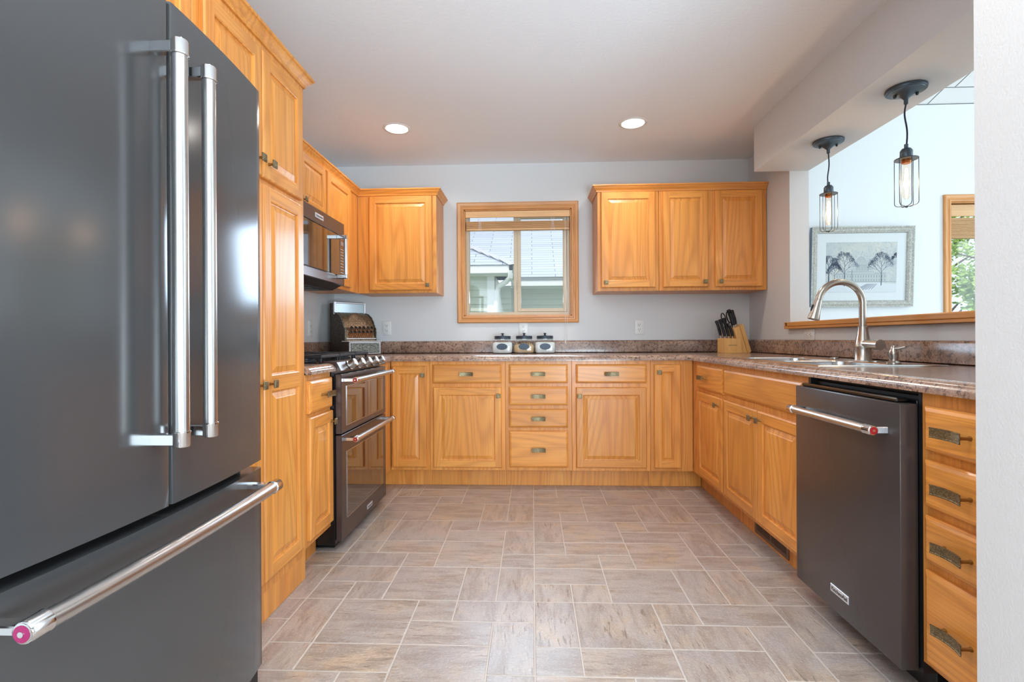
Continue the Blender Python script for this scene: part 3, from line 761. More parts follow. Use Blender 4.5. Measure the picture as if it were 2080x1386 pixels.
b = MB(); b.sweep([(XL + 0.003, 3.11), (XL + 0.003, YB - 0.002), (XRW - 0.003, YB - 0.002), (XRW - 0.003, YOPEN0 + 0.004)], [(d, z) for d, z in SPL])
b.build('backsplash', LAM, ct, world=True, smooth=50)
c2 = empty('countertop', (-1.3, 2.24, 0.876)); tag(c2, 'short piece of granite-look laminate countertop between the pantry and the range', 'countertop')
b = MB(); b.sweep([(-0.952, 2.374), (-0.952, 2.104)][::-1], EDGE); b.box(XL + .003, -0.952 - i, 2.104, 2.374, .8765, CT); b.build('worktop', LAM, c2, world=True, smooth=50)
b = MB(); b.box(XL + .003, XL + .022, 2.104, 2.374, CT, 1.0115, 0.003); b.build('backsplash', LAM, c2, world=True)

# ------------------------------------------------------------------ refrigerator
fr = empty('refrigerator', (-0.86, 1.038, 0), L); tag(fr, 'dark graphite steel french-door refrigerator with two tall bar handles and a bottom freezer drawer', 'refrigerator')
b = MB(); b.box(-0.360, 0.360, 0.012, 0.72, 0.02, 1.755, 0.004); b.box(-0.39, 0.39, 0.0, 0.05, 0.642, 0.690); b.build('cabinet_body', BLACKM, fr)
def curved(b, x0, x1, z0, z1, y_back=0.0, n=14, ee=0.006):
    def yf(x): return -0.083 + 0.026 * (x / 0.405) ** 2
    cols = [(x0, y_back), (x0, yf(x0) + ee), (x0 + ee * .3, yf(x0) + ee * .3), (x0 + ee, yf(x0 + ee))]
    cols += [(x0 + (x1 - x0) * k / n, yf(x0 + (x1 - x0) * k / n)) for k in range(1, n)]
    cols += [(x1 - ee, yf(x1 - ee)), (x1 - ee * .3, yf(x1) + ee * .3), (x1, yf(x1) + ee), (x1, y_back)]
    b.prism(cols, z0, z1, 'z')
fd = {}
for side, (a, c) in (('l', (-0.403, -0.0035)), ('r', (0.0035, 0.403))):
    b = MB(); curved(b, a, c, 0.676, 1.762); d = b.build('door', FRIDGE, fr, smooth=40); fd[side] = d
b = MB(); curved(b, -0.403, 0.403, 0.075, 0.654); fz = b.build('freezer_drawer', FRIDGE, fr, smooth=40)
b = MB(); b.box(-0.40, 0.40, -0.045, 0.03, 0.012, 0.072, 0.003); b.build('toe_grille', BLACKM, fr)
for x in (-.34, .34):
    b = MB(); b.lathe([(0.018, 0.0), (0.018, 0.03)], (x, 0.03, 0.0), 'z', 12); b.build('foot', BLACKM, fr)
def bar_handle(parent, p0, p1, r, yd, name='handle', medallion=None, red=None, bow=0.0, mount=(0.018, 0.030)):
    """bar between p0 and p1 (same y), held by end blocks reaching back to y=yd"""
    p0, p1 = Vector(p0), Vector(p1); d = (p1 - p0).normalized(); o = Vector((0, -1, 0)); s = d.cross(o)
    b = MB(); n = 12
    pts = [p0 + (p1 - p0) * (k / n) + o * bow * (1 - (2 * k / n - 1) ** 2) for k in range(n + 1)]
    L_ = (p1 - p0).length; cut = [p for p in pts]
    cut[0] = p0 + d * 0.030; cut[-1] = p1 - d * 0.030
    b.tube(cut, r, 20, 0)
    for p, dd in ((p0, d), (p1, -d)):
        b.lathe([(r * 1.02, 0.0), (r * 1.10, 0.002), (r * 1.10, 0.026), (r * 1.16, 0.028), (r * 1.16, 0.031), (r * .9, 0.033)], p, ax=dd, seg=20, mi=1)
        w = mount[0]; M = Matrix((dd, s, -o)).transposed().to_4x4(); M.translation = p
        b.X = M; b.box(0.002, 0.026, -w / 2, w / 2, 0, yd - p.y, 0.002, 1); b.X = None
    h = b.build(name, [STEEL if abs(d.z) > .5 else STEELH, CHROME], parent)
    if medallion is not None:
        p, dd = (p0, -d) if medallion == 0 else (p1, d)
        m = MB(); m.lathe([(r * .95, -0.001), (r * .95, 0.002), (r * .82, 0.0025)], p, ax=dd, seg=20, mi=0)
        m.lathe([(r * .80, 0.0), (r * .80, 0.0032), (r * .3, 0.0036)], p, ax=dd, seg=20, mi=1)
        m.lathe([(r * .28, 0.0), (r * .28, 0.0048), (0, 0.005)], p, ax=dd, seg=12, mi=0)
        mo = m.build('medallion', [CHROME, red or RED], h); tag(mo, 'red enamel medallion on the handle end')
    return h
bar_handle(fd['l'], (-0.047, -0.141, 1.645), (-0.047, -0.141, 0.812), 0.0145, -0.08)
bar_handle(fd['r'], (0.044, -0.141, 1.640), (0.044, -0.141, 0.815), 0.0140, -0.08)
bar_handle(fz, (-0.366, -0.141, 0.618), (0.335, -0.141, 0.622), 0.0155, -0.06, medallion=0, red=REDP, bow=0.010, mount=(0.014, .03))

# ------------------------------------------------------------------ dishwasher (between sink base and drawers)
dw = empty('dishwasher', (XRF, 1.994, 0), R); tag(dw, 'dark stainless dishwasher with a horizontal bar handle set into the right cabinets', 'dishwasher')
b = MB(); b.box(0.006, 0.558, 0.02, 0.58, 0.10, 0.862, 0.003)
b.box(0.0, 0.012, 0.0, 0.10, 0.09, 0.873); b.box(0.552, 0.564, 0.0, 0.10, 0.09, 0.873); b.box(0.006, 0.558, 0.03, 0.10, 0.862, 0.8745)
b.build('tub', BLACKM, dw)
b = MB(); b.box(0.02, 0.54, 0.055, 0.09, 0.004, 0.10, 0.002); b.build('toe_panel', BLACKM, dw)
b = MB(); b.box(0.0035, 0.5555, -0.054, -0.004, 0.091, 0.840, 0.0035, 0, 2); dd_ = b.build('door', BLKST, dw)
b = MB(); b.box(0.010, 0.550, -0.003, 0.019, 0.095, 0.850, 0.002); b.box(0.03, 0.53, -0.045, -0.01, 0.8405, 0.8535, 0.004); b.build('inner_door', BLACK, dw)
bar_handle(dd_, (0.045, -0.098, 0.757), (0.512, -0.098, 0.757), 0.0135, -0.053, medallion=1, mount=(0.020, .03))
def badge(parent, c, w, h, rot, ts, yoff=0.0):
    b = MB(); b.box(-w / 2, w / 2, -0.0025, 0, -h / 2, h / 2, 0.0008)
    o = b.build('badge', CHROMEB, parent); o.location = c; o.rotation_euler = rot
    text('lettering', 'KitchenAid', ts, o, (0, -0.0030, -h * 0.03), (PI / 2, 0, 0), SLOT, 0.0003); return o
CHROMEB = mat('badge_metal', srgb(222, 224, 228), 0.3, 0.5)
badge(dd_, (0.278, -0.054, 0.165), 0.098, 0.026, (0, 0, 0), 0.019)

# ------------------------------------------------------------------ range
rg = empty('range', (-0.962, 2.378, 0), L); tag(rg, 'black stainless double-oven gas range with five knobs on the left run', 'range')
RW = 0.727
b = MB(); b.box(0.001, RW - .001, 0.0, 0.63, 0.028, 0.895, 0.003); b.box(0.04, RW - .04, 0.02, 0.6, 0.0, 0.03); b.build('body', BLACK, rg)
b = MB()
b.prism([(-0.012, 0.868), (-0.030, 0.872), (-0.034, 0.878), (-0.012, 0.918), (-0.004, 0.9215), (0.055, 0.9215), (0.055, 0.868)], 0.0005, RW - .0005, 'x')
pn = b.build('control_panel', BROWNST, rg, smooth=30)
b = MB(); b.box(0.001, RW - .001, 0.055, 0.63, 0.895, 0.914, 0.004); b.box(0.02, RW - .02, 0.10, 0.60, 0.910, 0.917, 0.003); b.build('cooktop', BLACK, rg)
nrm = Vector((0, -0.875, 0.48)).normalized()
for k in range(5):
    x = 0.135 + k * 0.118; c = Vector((x, -0.024, 0.897))
    b = MB()
    b.lathe([(0.026, 0.0), (0.027, 0.004), (0.021, 0.006)], c, ax=nrm, seg=24, mi=1)
    b.lathe([(0.020, 0.005), (0.0195, 0.028), (0.0215, 0.030), (0.0215, 0.036), (0.018, 0.039), (0.006, 0.0385)], c, ax=nrm, seg=24, mi=0)
    b.build('knob', [STEEL, CHROME], pn)
for k in range(3):                                             # three cast-iron grate sections
    x0, x1 = 0.014 + k * 0.2335, 0.014 + k * 0.2335 + 0.229; zt = 0.953
    b = MB(); bw = 0.0065
    for y in (0.075, 0.585): b.box(x0, x1, y - bw, y + bw, zt - .016, zt, 0.003)
    for x in (x0 + bw, x1 - bw): b.box(x - bw, x + bw, 0.075, 0.585, zt - .016, zt, 0.003)
    for y in (0.165, 0.33, 0.495): b.box(x0, x1, y - .005, y + .005, zt - .012, zt + .001, 0.002)
    for x in ((x0 * 2 + x1) / 3, (x0 + x1 * 2) / 3):
        for ya, yb_ in ((0.08, 0.14), (0.19, 0.30), (0.36, 0.47), (0.52, 0.58)): b.box(x - .0045, x + .0045, ya, yb_, zt - .012, zt + .001, 0.002)
    for x in (x0 + .012, x1 - .012):
        for y in (0.08, 0.33, 0.58): b.box(x - .006, x + .006, y - .006, y + .006, 0.914, zt - .01, 0.001)
    b.build('grate', IRON, rg)
for x, y, r in ((0.13, 0.20, .04), (0.13, 0.46, .032), (0.363, 0.33, .05), (0.597, 0.20, .045), (0.597, 0.46, .03)):
    b = MB(); b.lathe([(r + .012, 0), (r + .012, .006), (r, .010), (r, .016), (r * .8, .020)], (x, y, .916), seg=20); b.build('burner', IRON, rg)
def oven_door(z0, z1, gz0, gz1, hz):
    b = MB(); b.box(0.001, RW - .001, -0.034, -0.003, z0, z1, 0.003)
    d = b.build('oven_door', BROWNST, rg)
    b = MB(); b.box(0.070, RW - .070, -0.0365, -0.034, gz0, gz1, 0.0008); b.build('oven_glass', GLASSB, d)
    b = MB(); rect_frame(b, 0.066, RW - .066, gz0 - .004, gz1 + .004, 0.0035, -0.0368, -0.034, 0.0004); b.build('glass_trim', CHROME, d)
    bar_handle(d, (0.030, -0.092, hz), (RW - .030, -0.092, hz), 0.0130, -0.033, medallion=0, mount=(0.018, .03)); return d
oven_door(0.568, 0.860, 0.605, 0.795, 0.829)
lo = oven_door(0.046, 0.562, 0.145, 0.470, 0.538)
badge(lo, (0.41, -0.034, 0.088), 0.085, 0.024, (0, 0, 0), 0.016)

# ------------------------------------------------------------------ microwave over the range
mw = empty('microwave', (-1.205, 2.374, 1.34), L); tag(mw, 'dark bronze steel microwave mounted over the range', 'microwave')
MW = 0.731
b = MB(); b.prism([(0.0, 0.03), (0.0, 0.418), (0.408, 0.418), (0.408, 0.0), (0.06, 0.0)], 0.001, MW - .001, 'x'); b.build('body', BLACKM, mw, smooth=None)
b = MB(); b.box(0.001, MW - .001, -0.018, 0.0, 0.335, 0.418, 0.003); b.build('top_band', BROWNST, mw)
b = MB(); b.box(0.001, MW - .075, -0.018, 0.0, 0.082, 0.333, 0.003); d = b.build('door', GLASSB, mw)
bar_h = MB(); bar_h.tube([(MW - .112, -0.068, 0.065), (MW - .112, -0.068, 0.322)], 0.010, 16, 0)
for z in (0.072, 0.315): bar_h.box(MW - .124, MW - .100, -0.080, -0.016, z - .012, z + .012, 0.003, 1)
bar_h.build('handle', [STEEL, CHROME], d)
b = MB(); b.box(MW - .073, MW - .001, -0.018, 0.0, 0.082, 0.333, 0.003); cp = b.build('control_panel', GLASSB, mw)
WHT = mat('white_legend', srgb(225, 225, 220), 0.5)
b = MB()
for r_ in range(9):
    for q in range(3): b.box(MW - .060 + q * .017, MW - .051 + q * .017, -0.0188, -0.0178, 0.105 + r_ * 0.018, 0.1085 + r_ * 0.018)
b.build('keypad', WHT, cp)
b = MB(); b.box(MW - .062, MW - .014, -0.0190, -0.0178, 0.276, 0.300); b.build('display', mat('display_panel', srgb(150, 130, 130), 0.3), cp)
b = MB(); b.box(0.001, MW - .001, -0.018, 0.0, 0.028, 0.080, 0.003); b.build('bottom_band', BROWNST, mw)
b = MB()
for k in range(7): b.box(0.05 + k * .09, 0.11 + k * .09, 0.10, 0.30, -0.003, 0.0, 0.001)
b.build('vent_filters', IRON, mw)
badge(mw, (0.36, -0.018, 0.377), 0.105, 0.026, (0, 0, 0), 0.019)
# ------------------------------------------------------------------ sink, faucet, soap dispenser
sk = empty('kitchen_sink', (1.36, 2.42, CT)); tag(sk, 'double-bowl stainless sink set into the right countertop under the pass-through', 'sink')
def rrect(x0, x1, y0, y1, r, n=5):
    pts = []
    for cx, cy, a in ((x1 - r, y1 - r, 0), (x0 + r, y1 - r, PI / 2), (x0 + r, y0 + r, PI), (x1 - r, y0 + r, 1.5 * PI)):
        pts += [(cx + r * math.cos(a + PI / 2 * i / n), cy + r * math.sin(a + PI / 2 * i / n)) for i in range(n + 1)]
    return pts
def loops(b, ls, close_last=True, mi=0):
    rows = [[b._v(p) for p in l] for l in ls]
    for A, B in zip(rows, rows[1:]):
        for i in range(len(A)):
            j = (i + 1) % len(A); b.b.faces.new([A[i], A[j], B[j], B[i]]).material_index = mi
    if close_last: b.b.faces.new(rows[-1]).material_index = mi
OX0, OX1, OY0, OY1 = 1.125, 1.615, 2.005, 2.828
bowls = [(1.160, 1.475, 2.045, 2.405), (1.160, 1.475, 2.430, 2.790)]
b = MB(); zt = CT + 0.005
# rim surface as rectangles around the two bowls
xs = [OX0, 1.160, 1.475, OX1]; ys = [OY0, 2.045, 2.405, 2.430, 2.790, OY1]
for i in range(3):
    for j in range(5):
        if i == 1 and j in (1, 3): continue
        b.face([(xs[i], ys[j], zt), (xs[i + 1], ys[j], zt), (xs[i + 1], ys[j + 1], zt), (xs[i], ys[j + 1], zt)])
o = [(OX0, OY0), (OX1, OY0), (OX1, OY1), (OX0, OY1)]
for k in range(4):
    a, c = o[k], o[(k + 1) % 4]
    ea = [(-.006 if p[0] == OX0 else .006, -.006 if p[1] == OY0 else .006) for p in (a, c)]
    b.face([(a[0], a[1], zt), (c[0], c[1], zt), (c[0] + ea[1][0], c[1] + ea[1][1], CT + .0008), (a[0] + ea[0][0], a[1] + ea[0][1], CT + .0008)])
for x0, x1, ya, yb_ in bowls:
    # corner fillets of the rim plus the bowl itself
    R_ = 0.07; ring = rrect(x0, x1, ya, yb_, R_)
    for cxy, idx in (((x1, yb_), 0), ((x0, yb_), 1), ((x0, ya), 2), ((x1, ya), 3)):
        seg = ring[idx * 6: idx * 6 + 6]
        b.face([(cxy[0], cxy[1], zt)] + [(p[0], p[1], zt) for p in seg])
    def ringz(i, z, r): return [(p[0], p[1], z) for p in rrect(x0 + i, x1 - i, ya + i, yb_ - i, r)]
    loops(b, [ringz(0, zt, R_), ringz(0.004, zt - .004, R_ - .004), ringz(0.010, zt - .14, R_ - .01), ringz(0.022, zt - .165, R_ - .02), ringz(0.05, zt - .175, R_ - .04)])
bmesh.ops.remove_doubles(b.b, verts=list(b.b.verts), dist=0.0002)
SINKM = metal('sink_steel', (214, 214, 214), 0.22, (1, 1, 1), 200, 0.08)
b.build('basin', SINKM, sk, world=True, smooth=40)
for x0, x1, ya, yb_ in bowls:
    b = MB(); b.lathe([(0.045, 0), (0.044, 0.004), (0.036, 0.002), (0.0, 0.001)], ((x0 + x1) / 2, (ya + yb_) / 2, zt - .1745), seg=20); b.build('drain', CHROME, sk, world=True)

fc = empty('kitchen_faucet', (1.541, 2.385, CT + .0052)); tag(fc, 'tall brushed nickel gooseneck pull-down faucet behind the sink', 'faucet')
b = MB(); b.lathe([(0.0365, 0), (0.0365, 0.004), (0.0345, 0.007), (0.0345, 0.060), (0.035, 0.063), (0.035, 0.068), (0.0335, 0.070), (0.029, 0.095), (0.0235, 0.125), (0.0205, 0.150), (0.0205, 0.160), (0.0165, 0.161)], (0, 0, 0), seg=28)
b.build('body', NICKEL, fc)
pts = [(0, 0, 0.158), (0, 0, 0.272)]
Rn = 0.097
for k in range(1, 17):
    a = PI * k / 16 * 0.95; pts.append((-Rn + Rn * math.cos(a), 0.012 * k / 16, 0.272 + Rn * math.sin(a)))
b = MB(); b.tube(pts, 0.0150, 20); b.build('neck', NICKEL, fc)
pe = Vector(pts[-1]); dd = (Vector(pts[-1]) - Vector(pts[-2])).normalized()
b = MB(); b.lathe([(0.0152, 0.001), (0.016, 0.008), (0.020, 0.05), (0.025, 0.088), (0.0255, 0.094), (0.021, 0.097), (0.0, 0.097)], pe, ax=dd, seg=24); sh = b.build('spray_head', NICKEL, fc)
b = MB(); q = pe + dd * .045 + Vector((-0.018, 0, 0.004)); b.lathe([(0.002, -0.018), (0.006, -0.012), (0.006, 0.012), (0.002, 0.018)], q, ax=dd, seg=12); b.build('button', BLACKM, sh)
b = MB(); b.tube([(0, 0, 0.078), (0.0, -0.03, 0.078), (0.004, -0.080, 0.076)], [0.023, 0.021, 0.0195], 18); b.tube([(0.004, -0.080, 0.076), (0.006, -0.108, 0.075)], 0.0235, 24); b.build('lever_handle', NICKEL, fc)
b = MB(); b.prism(rrect(-.036, .036, -.120, .120, .034), 0.0, 0.003, 'z'); b.build('deck_plate', NICKEL, fc)

sd = empty('soap_dispenser', (1.490, 2.115, CT + .0052)); tag(sd, 'brushed nickel soap dispenser standing next to the tall faucet', 'soap dispenser')
b = MB(); b.lathe([(0.026, 0), (0.026, 0.004), (0.016, 0.012), (0.0155, 0.026), (0.0165, 0.028), (0.0165, 0.034), (0.0175, 0.036), (0.016, 0.052), (0.0125, 0.060), (0.009, 0.068), (0.009, 0.074), (0.0, 0.076)], (0, 0, 0), seg=22); b.build('body', NICKEL, sd)
b = MB(); b.tube([(0, 0, 0.060), (0.004, -0.03, 0.063), (0.008, -0.058, 0.070)], [0.007, 0.006, 0.0055], 12); b.build('spout', NICKEL, sd)
b = MB(); b.lathe([(0.021, 0), (0.021, 0.004), (0.016, 0.007), (0.0, 0.008)], (0, 0, 0), seg=22)
hc = b.build('hole_cover', NICKEL); hc.location = (1.600, 2.235, CT + .0085); tag(hc, 'flat round nickel sink hole cover between faucet and soap dispenser', 'hole cover')
hc.location = (1.55, 2.62, CT + .0052)
hc['label'] = 'flat round nickel cap on the sink rim to the left of the faucet'

# ------------------------------------------------------------------ antique cash register
cr = empty('antique_cash_register', (-1.342, 3.760, CT + 0.001), math.radians(50)); tag(cr, 'antique embossed brass cash register with glass top sign in the left counter corner', 'cash register')
cr.scale = (.95, .95, .97)
W2 = 0.138
side = [(0.175, 0.0), (0.175, 0.405), (0.125, 0.405), (0.118, 0.33), (0.090, 0.325), (0.055, 0.318), (0.010, 0.290), (-0.022, 0.255), (-0.045, 0.215), (-0.052, 0.205), (-0.058, 0.20), (-0.060, 0.11), (-0.100, 0.105), (-0.100, 0.0)]
body = [(0.175, 0.02), (0.175, 0.322), (0.090, 0.325), (0.055, 0.318), (0.010, 0.290), (-0.018, 0.255), (-0.040, 0.212), (-0.030, 0.19), (-0.058, 0.112), (-0.058, 0.02)]
b = MB(); b.prism(body, -W2 + .006, W2 - .006, 'x'); b.build('body', REGF, cr, smooth=30)
side2 = [(0.178, 0.0), (0.178, 0.41), (0.115, 0.41), (0.112, 0.335), (0.088, 0.328), (0.053, 0.321), (0.007, 0.293), (-0.023, 0.257), (-0.044, 0.214), (-0.056, 0.206), (-0.062, 0.195), (-0.062, 0.112), (-0.105, 0.104), (-0.105, 0.0)]
for s in (-1, 1):
    b = MB(); b.prism(side2, s * W2, s * (W2 - .007), 'x'); b.build('side_panel', REGM, cr, smooth=30)
    b = MB(); b.tube([(s * W2, y, z) for y, z in side2[3:12]], 0.0035, 8); b.build('side_molding', REGS, cr)
b = MB(); rect_frame(b, -W2 + .002, W2 - .002, 0.322, 0.414, 0.010, 0.108, 0.122, 0.002); rect_frame(b, -W2 + .002, W2 - .002, 0.322, 0.414, 0.010, 0.160, 0.174, 0.002)
b.box(-W2, W2, 0.104, 0.178, 0.406, 0.416, 0.003); b.box(-W2 - .004, -W2 + .012, 0.102, 0.12, 0.318, 0.418, 0.003); b.box(W2 - .012, W2 + .004, 0.102, 0.12, 0.318, 0.418, 0.003)
sg = b.build('sign_box', CHROMEB, cr)
b = MB(); b.box(-W2 + .012, W2 - .012, 0.112, 0.116, 0.332, 0.404); b.build('sign_glass', mat('sign_glass_pane', srgb(186, 206, 214), 0.08, 0.1, 1.0), sg)
b = MB()
for k in range(22):
    x = -W2 + .02 + k * (2 * W2 - .04) / 21; b.box(x - .0035, x + .0035, 0.094, 0.104, 0.326, 0.334, 0.001)
b.build('beading', REGS, cr)
# arched emblem, key banks, rail
b = MB(); b.prism([(x, z) for x, z in arc(0, 0, 0.078, 0, PI, 16)], -0.002, 0.002, 'z'); o = b.build('crest', REGF, cr, smooth=None)
o.rotation_euler = (math.radians(55), 0, 0); o.location = (0, -0.012, 0.262)
b = MB()
for k in range(12):
    x = -0.10 + k * 0.018; b.tube([(x, -0.045, 0.118), (x, -0.066, 0.150), (x, -0.074, 0.170)], 0.0032, 6)
    b.tube([(x, -0.040, 0.14), (x, -0.056, 0.178), (x, -0.066, 0.205)], 0.0028, 6)
b.build('key_stems', COPPER, cr)
for k in range(6):
    for zz, yy, off in ((0.176, -0.078, 0.0), (0.210, -0.069, 0.009)):
        x = -0.10 + k * 0.036 + off * 1.2
        b = MB(); b.lathe([(0.0105, 0), (0.0115, 0.002), (0.0115, 0.005), (0.009, 0.006)], (x, yy, zz), ax=(0, -0.85, 0.5), seg=14); b.build('key', BLACK, cr)
b = MB(); b.box(-W2 + .006, W2 - .006, -0.072, -0.056, 0.122, 0.130, 0.002); b.build('key_rail', CHROMEB, cr)
b = MB(); b.box(-W2 - .010, W2 + .010, -0.128, -0.02, 0.100, 0.108, 0.003); b.build('shelf', CHROMEB, cr)
b = MB(); b.box(-W2 + .004, W2 - .004, -0.118, -0.06, 0.006, 0.100, 0.002); dwr = b.build('cash_drawer', REGS, cr)
b = MB(); rect_frame(b, -W2, W2, 0.004, 0.099, 0.009, -0.124, -0.116, 0.002, 0.007); b.build('drawer_molding', CHROMEB, dwr)
b = MB(); rect_frame(b, -W2 + .018, W2 - .018, 0.018, 0.088, 0.005, -0.1215, -0.117, 0.001); b.build('drawer_panel_frame', REGS, dwr)
b = MB(); b.box(-W2 - .010, W2 + .010, -0.126, 0.182, 0.0, 0.007, 0.002); b.build('base_plate', REGM, cr)

# ------------------------------------------------------------------ canister jars under the window
jar = empty('canister_jar', (-0.232, 3.88, CT + .001)); tag(jar, 'square glass jar of white flour, leftmost of the three canisters', 'canister', 'three glass canisters under the window')
def jar_body(r=0.078, inset=0.0, z0=0.0, z1=0.100):
    b = MB(); n = r
    def rg(s, z, rad): return [(p[0], p[1], z) for p in rrect(-s, s, -s, s, rad, 4)]
    return b, rg
b, rg_ = jar_body()
loops(b, [rg_(.070, 0.0, .02), rg_(.078, 0.004, .026), rg_(.080, 0.05, .028), rg_(.077, 0.078, .028), rg_(.066, 0.090, .035), rg_(.058, 0.095, .05), rg_(.058, 0.103, .05)], False)
b.b.faces.new([b._v(p) for p in rg_(.070, 0.0, .02)][::-1])
b.build('glass_body', JARG, jar, smooth=50)
b, rg_ = jar_body()
b.b.faces.new([b._v(p) for p in rg_(.068, 0.005, .02)][::-1])
loops(b, [rg_(.068, 0.005, .02), rg_(.075, 0.012, .025), rg_(.077, 0.05, .027), rg_(.074, 0.074, .027), rg_(.05, 0.080, .03)])
b.build('contents', FLOUR, jar, smooth=50)
b = MB(); b.lathe([(0.060, 0.100), (0.064, 0.101), (0.064, 0.119), (0.062, 0.122), (0.016, 0.1225), (0.008, 0.127), (0.006, 0.131), (0.012, 0.137), (0.0115, 0.141), (0.0, 0.142)], (0, 0, 0), seg=32); b.build('lid', SLATE, jar)
b = MB(); b.prism([(0.042 * math.cos(a), 0.048 + 0.0215 * math.sin(a)) for a in (2 * PI * i / 32 for i in range(32))], -0.0825, -0.0800, 'y'); b.build('chalk_label', SLATE, jar, smooth=None)
for k, (x, lab) in enumerate(((-0.064, 'square glass jar of tan snacks, middle of the three canisters'), (0.098, 'square glass jar of white sugar, rightmost of the three canisters'))):
    c = copy_tree(jar); c.location = (x, 3.885, CT + .001); c['label'] = lab
    if k == 0:
        for ch in c.children:
            if ch.name.startswith('contents'):
                b, rg_ = jar_body()
                b.b.faces.new([b._v(p) for p in rg_(.068, 0.005, .02)][::-1])
                loops(b, [rg_(.068, 0.005, .02), rg_(.075, 0.012, .025), rg_(.077, 0.046, .027), rg_(.072, 0.058, .027), rg_(.03, 0.064, .02)])
                rnd = random.Random(2)
                for _ in range(60):
                    a = rnd.uniform(0, 2 * PI); rr_ = rnd.uniform(0, .062); s_ = rnd.uniform(.006, .010)
                    b.lathe([(0, -s_), (s_, 0), (0, s_)], (rr_ * math.cos(a), rr_ * math.sin(a), rnd.uniform(.055, .070)), ax=(rnd.random(), rnd.random(), rnd.random() + .1), seg=6)
                tmp = b.build('contents_mesh', OATS, None); ch.data = tmp.data; bpy.data.objects.remove(tmp)

for j_ in [o for o in COL.objects if o.name.startswith('canister_jar')]: j_.scale = (1, 1, 1.12)

# ------------------------------------------------------------------ knife block
kb = empty('knife_block', (1.508, 3.800, CT + .001), math.radians(8)); tag(kb, 'slanted light wood knife block holding black knives in the right counter corner', 'knife block')
b = MB()
b.prism([(-0.100, 0.0), (0.035, 0.0), (0.020, 0.105), (-0.100, 0.110)], -0.062, 0.045, 'y')       # front steak-knife block
b.build('front_block', BLOCKW, kb, smooth=None)
b = MB(); b.prism([(0.037, 0.0), (0.078, 0.0), (0.018, 0.196), (-0.028, 0.182)], -0.054, 0.050, 'y'); b.build('rear_block', BLOCKW, kb, smooth=None)
b = MB(); b.prism([(0.080, 0.0), (0.094, 0.0), (0.106, 0.012), (0.044, 0.214), (0.020, 0.198)], -0.060, 0.056, 'y'); b.build('outer_slab', BLOCKW, kb, smooth=None)
b = MB(); b.box(-0.072, -0.005, -0.0628, -0.0615, 0.056, 0.0585); b.build('maker_mark', SLOT, kb)
def knife(name, x, y, z, ln, r, lab, lean=-0.28, shears=False):
    k = empty(name, (0, 0, 0)); w = Matrix.Translation(kb.location) @ kb.rotation_euler.to_matrix().to_4x4()
    p = w @ Vector((x, y, z)); k.location = p; tag(k, lab, 'shears' if shears else 'knife', 'knives in the knife block')
    d = Vector((lean, -0.03, 1)).normalized(); s = Vector((1, 0, -lean)).normalized()
    b = MB()
    if shears:
        for q in (-1, 1):
            c = d * (ln * .62) + s * q * .020; b.tube([c + s * math.cos(a) * .015 + d * math.sin(a) * ln * .34 for a in (2 * PI * i / 16 for i in range(16))], 0.0045, 8, closed=True)
            b.tube([d * 0.002, d * ln * .3 + s * q * .008], 0.0055, 8)
        b.build('handle', KNIFEH, k)
    else:
        b.tube([d * t * ln + s * (.004 * math.sin(t * PI)) for t in (0.14, .25, .45, .65, .85, .97, 1.0)], [r * .75, r * .9, r, r * .92, r * 1.05, r * 1.1, r * .7], 10); b.build('handle', KNIFEH, k)
        b = MB(); b.tube([d * -.004, d * ln * .15], [r * .6, r * .8], 10); b.build('bolster', CHROME, k)
    return k
for i in range(3): knife('steak_knife', -0.084 + i * .030, -0.035, 0.1115, 0.095, 0.0105, 'black-handled steak knife in the front row of the knife block, %s' % ['left', 'middle', 'right'][i])
for i in range(3): knife('steak_knife', -0.092 + i * .030, 0.008, 0.1115, 0.135 + .01 * i, 0.0115, 'black-handled steak knife in the second row of the knife block, %s' % ['left', 'middle', 'right'][i])
knife('chef_knife', -0.012, -0.030, 0.188, 0.115, 0.0145, 'thick black-handled knife at the front left of the upper knife block')
knife('bread_knife', 0.010, -0.020, 0.194, 0.130, 0.014, 'long black-handled knife in the middle of the upper knife block')
knife('carving_knife', 0.012, 0.022, 0.196, 0.135, 0.014, 'long black-handled knife at the rear right of the upper knife block')
knife('kitchen_shears', -0.016, 0.030, 0.188, 0.125, 0.010, 'black-handled kitchen shears with looped grips in the knife block', shears=True)

# ------------------------------------------------------------------ outlets
def outlet(loc, rz, label, horizontal=False):
    o = empty('electrical_outlet', loc, rz); tag(o, label, 'outlet', 'white wall outlets above the counters')
    b = MB(); w, h = (0.035, 0.057) if not horizontal else (0.057, 0.035)
    b.box(-w, w, -0.006, 0.0, -h, h, 0.003, 0, 2); b.build('cover_plate', WHITEPL, o)
    for s in (-1, 1):
        b = MB(); cz = s * 0.0195
        def P(x, z): return (x, z) if not horizontal else (z, x)
        poly = [P(.0165 * math.cos(a), cz + .0145 * max(-.85, min(.85, math.sin(a)))) for a in (2 * PI * i / 24 for i in range(24))]
        b.prism(poly, -0.0085, -0.005, 'y'); r_ = b.build('receptacle', WHITEPL, o)
        b = MB()
        for dx in (-.0065, .0065):
            q = P(dx, cz + .003); ww, hh = (.0013, .0045) if not horizontal else (.0045, .0013)
            b.box(q[0] - ww, q[0] + ww, -0.0092, -0.0083, q[1] - hh, q[1] + hh)
        q = P(0, cz - .008); b.box(q[0] - .0025, q[0] + .0025, -0.0092, -0.0083, q[1] - .0025, q[1] + .0025)
        b.build('slots', SLOT, r_)
outlet((-1.186, YB - .0005, 1.119), 0, 'white wall outlet between the cash register and the small window')
outlet((-0.072, YB - .0005, 1.108), 0, 'white wall outlet directly below the small window, behind the jars')
outlet((0.854, YB - .0005, 1.114), 0, 'white wall outlet under the right wall cabinets, left of the knife block')
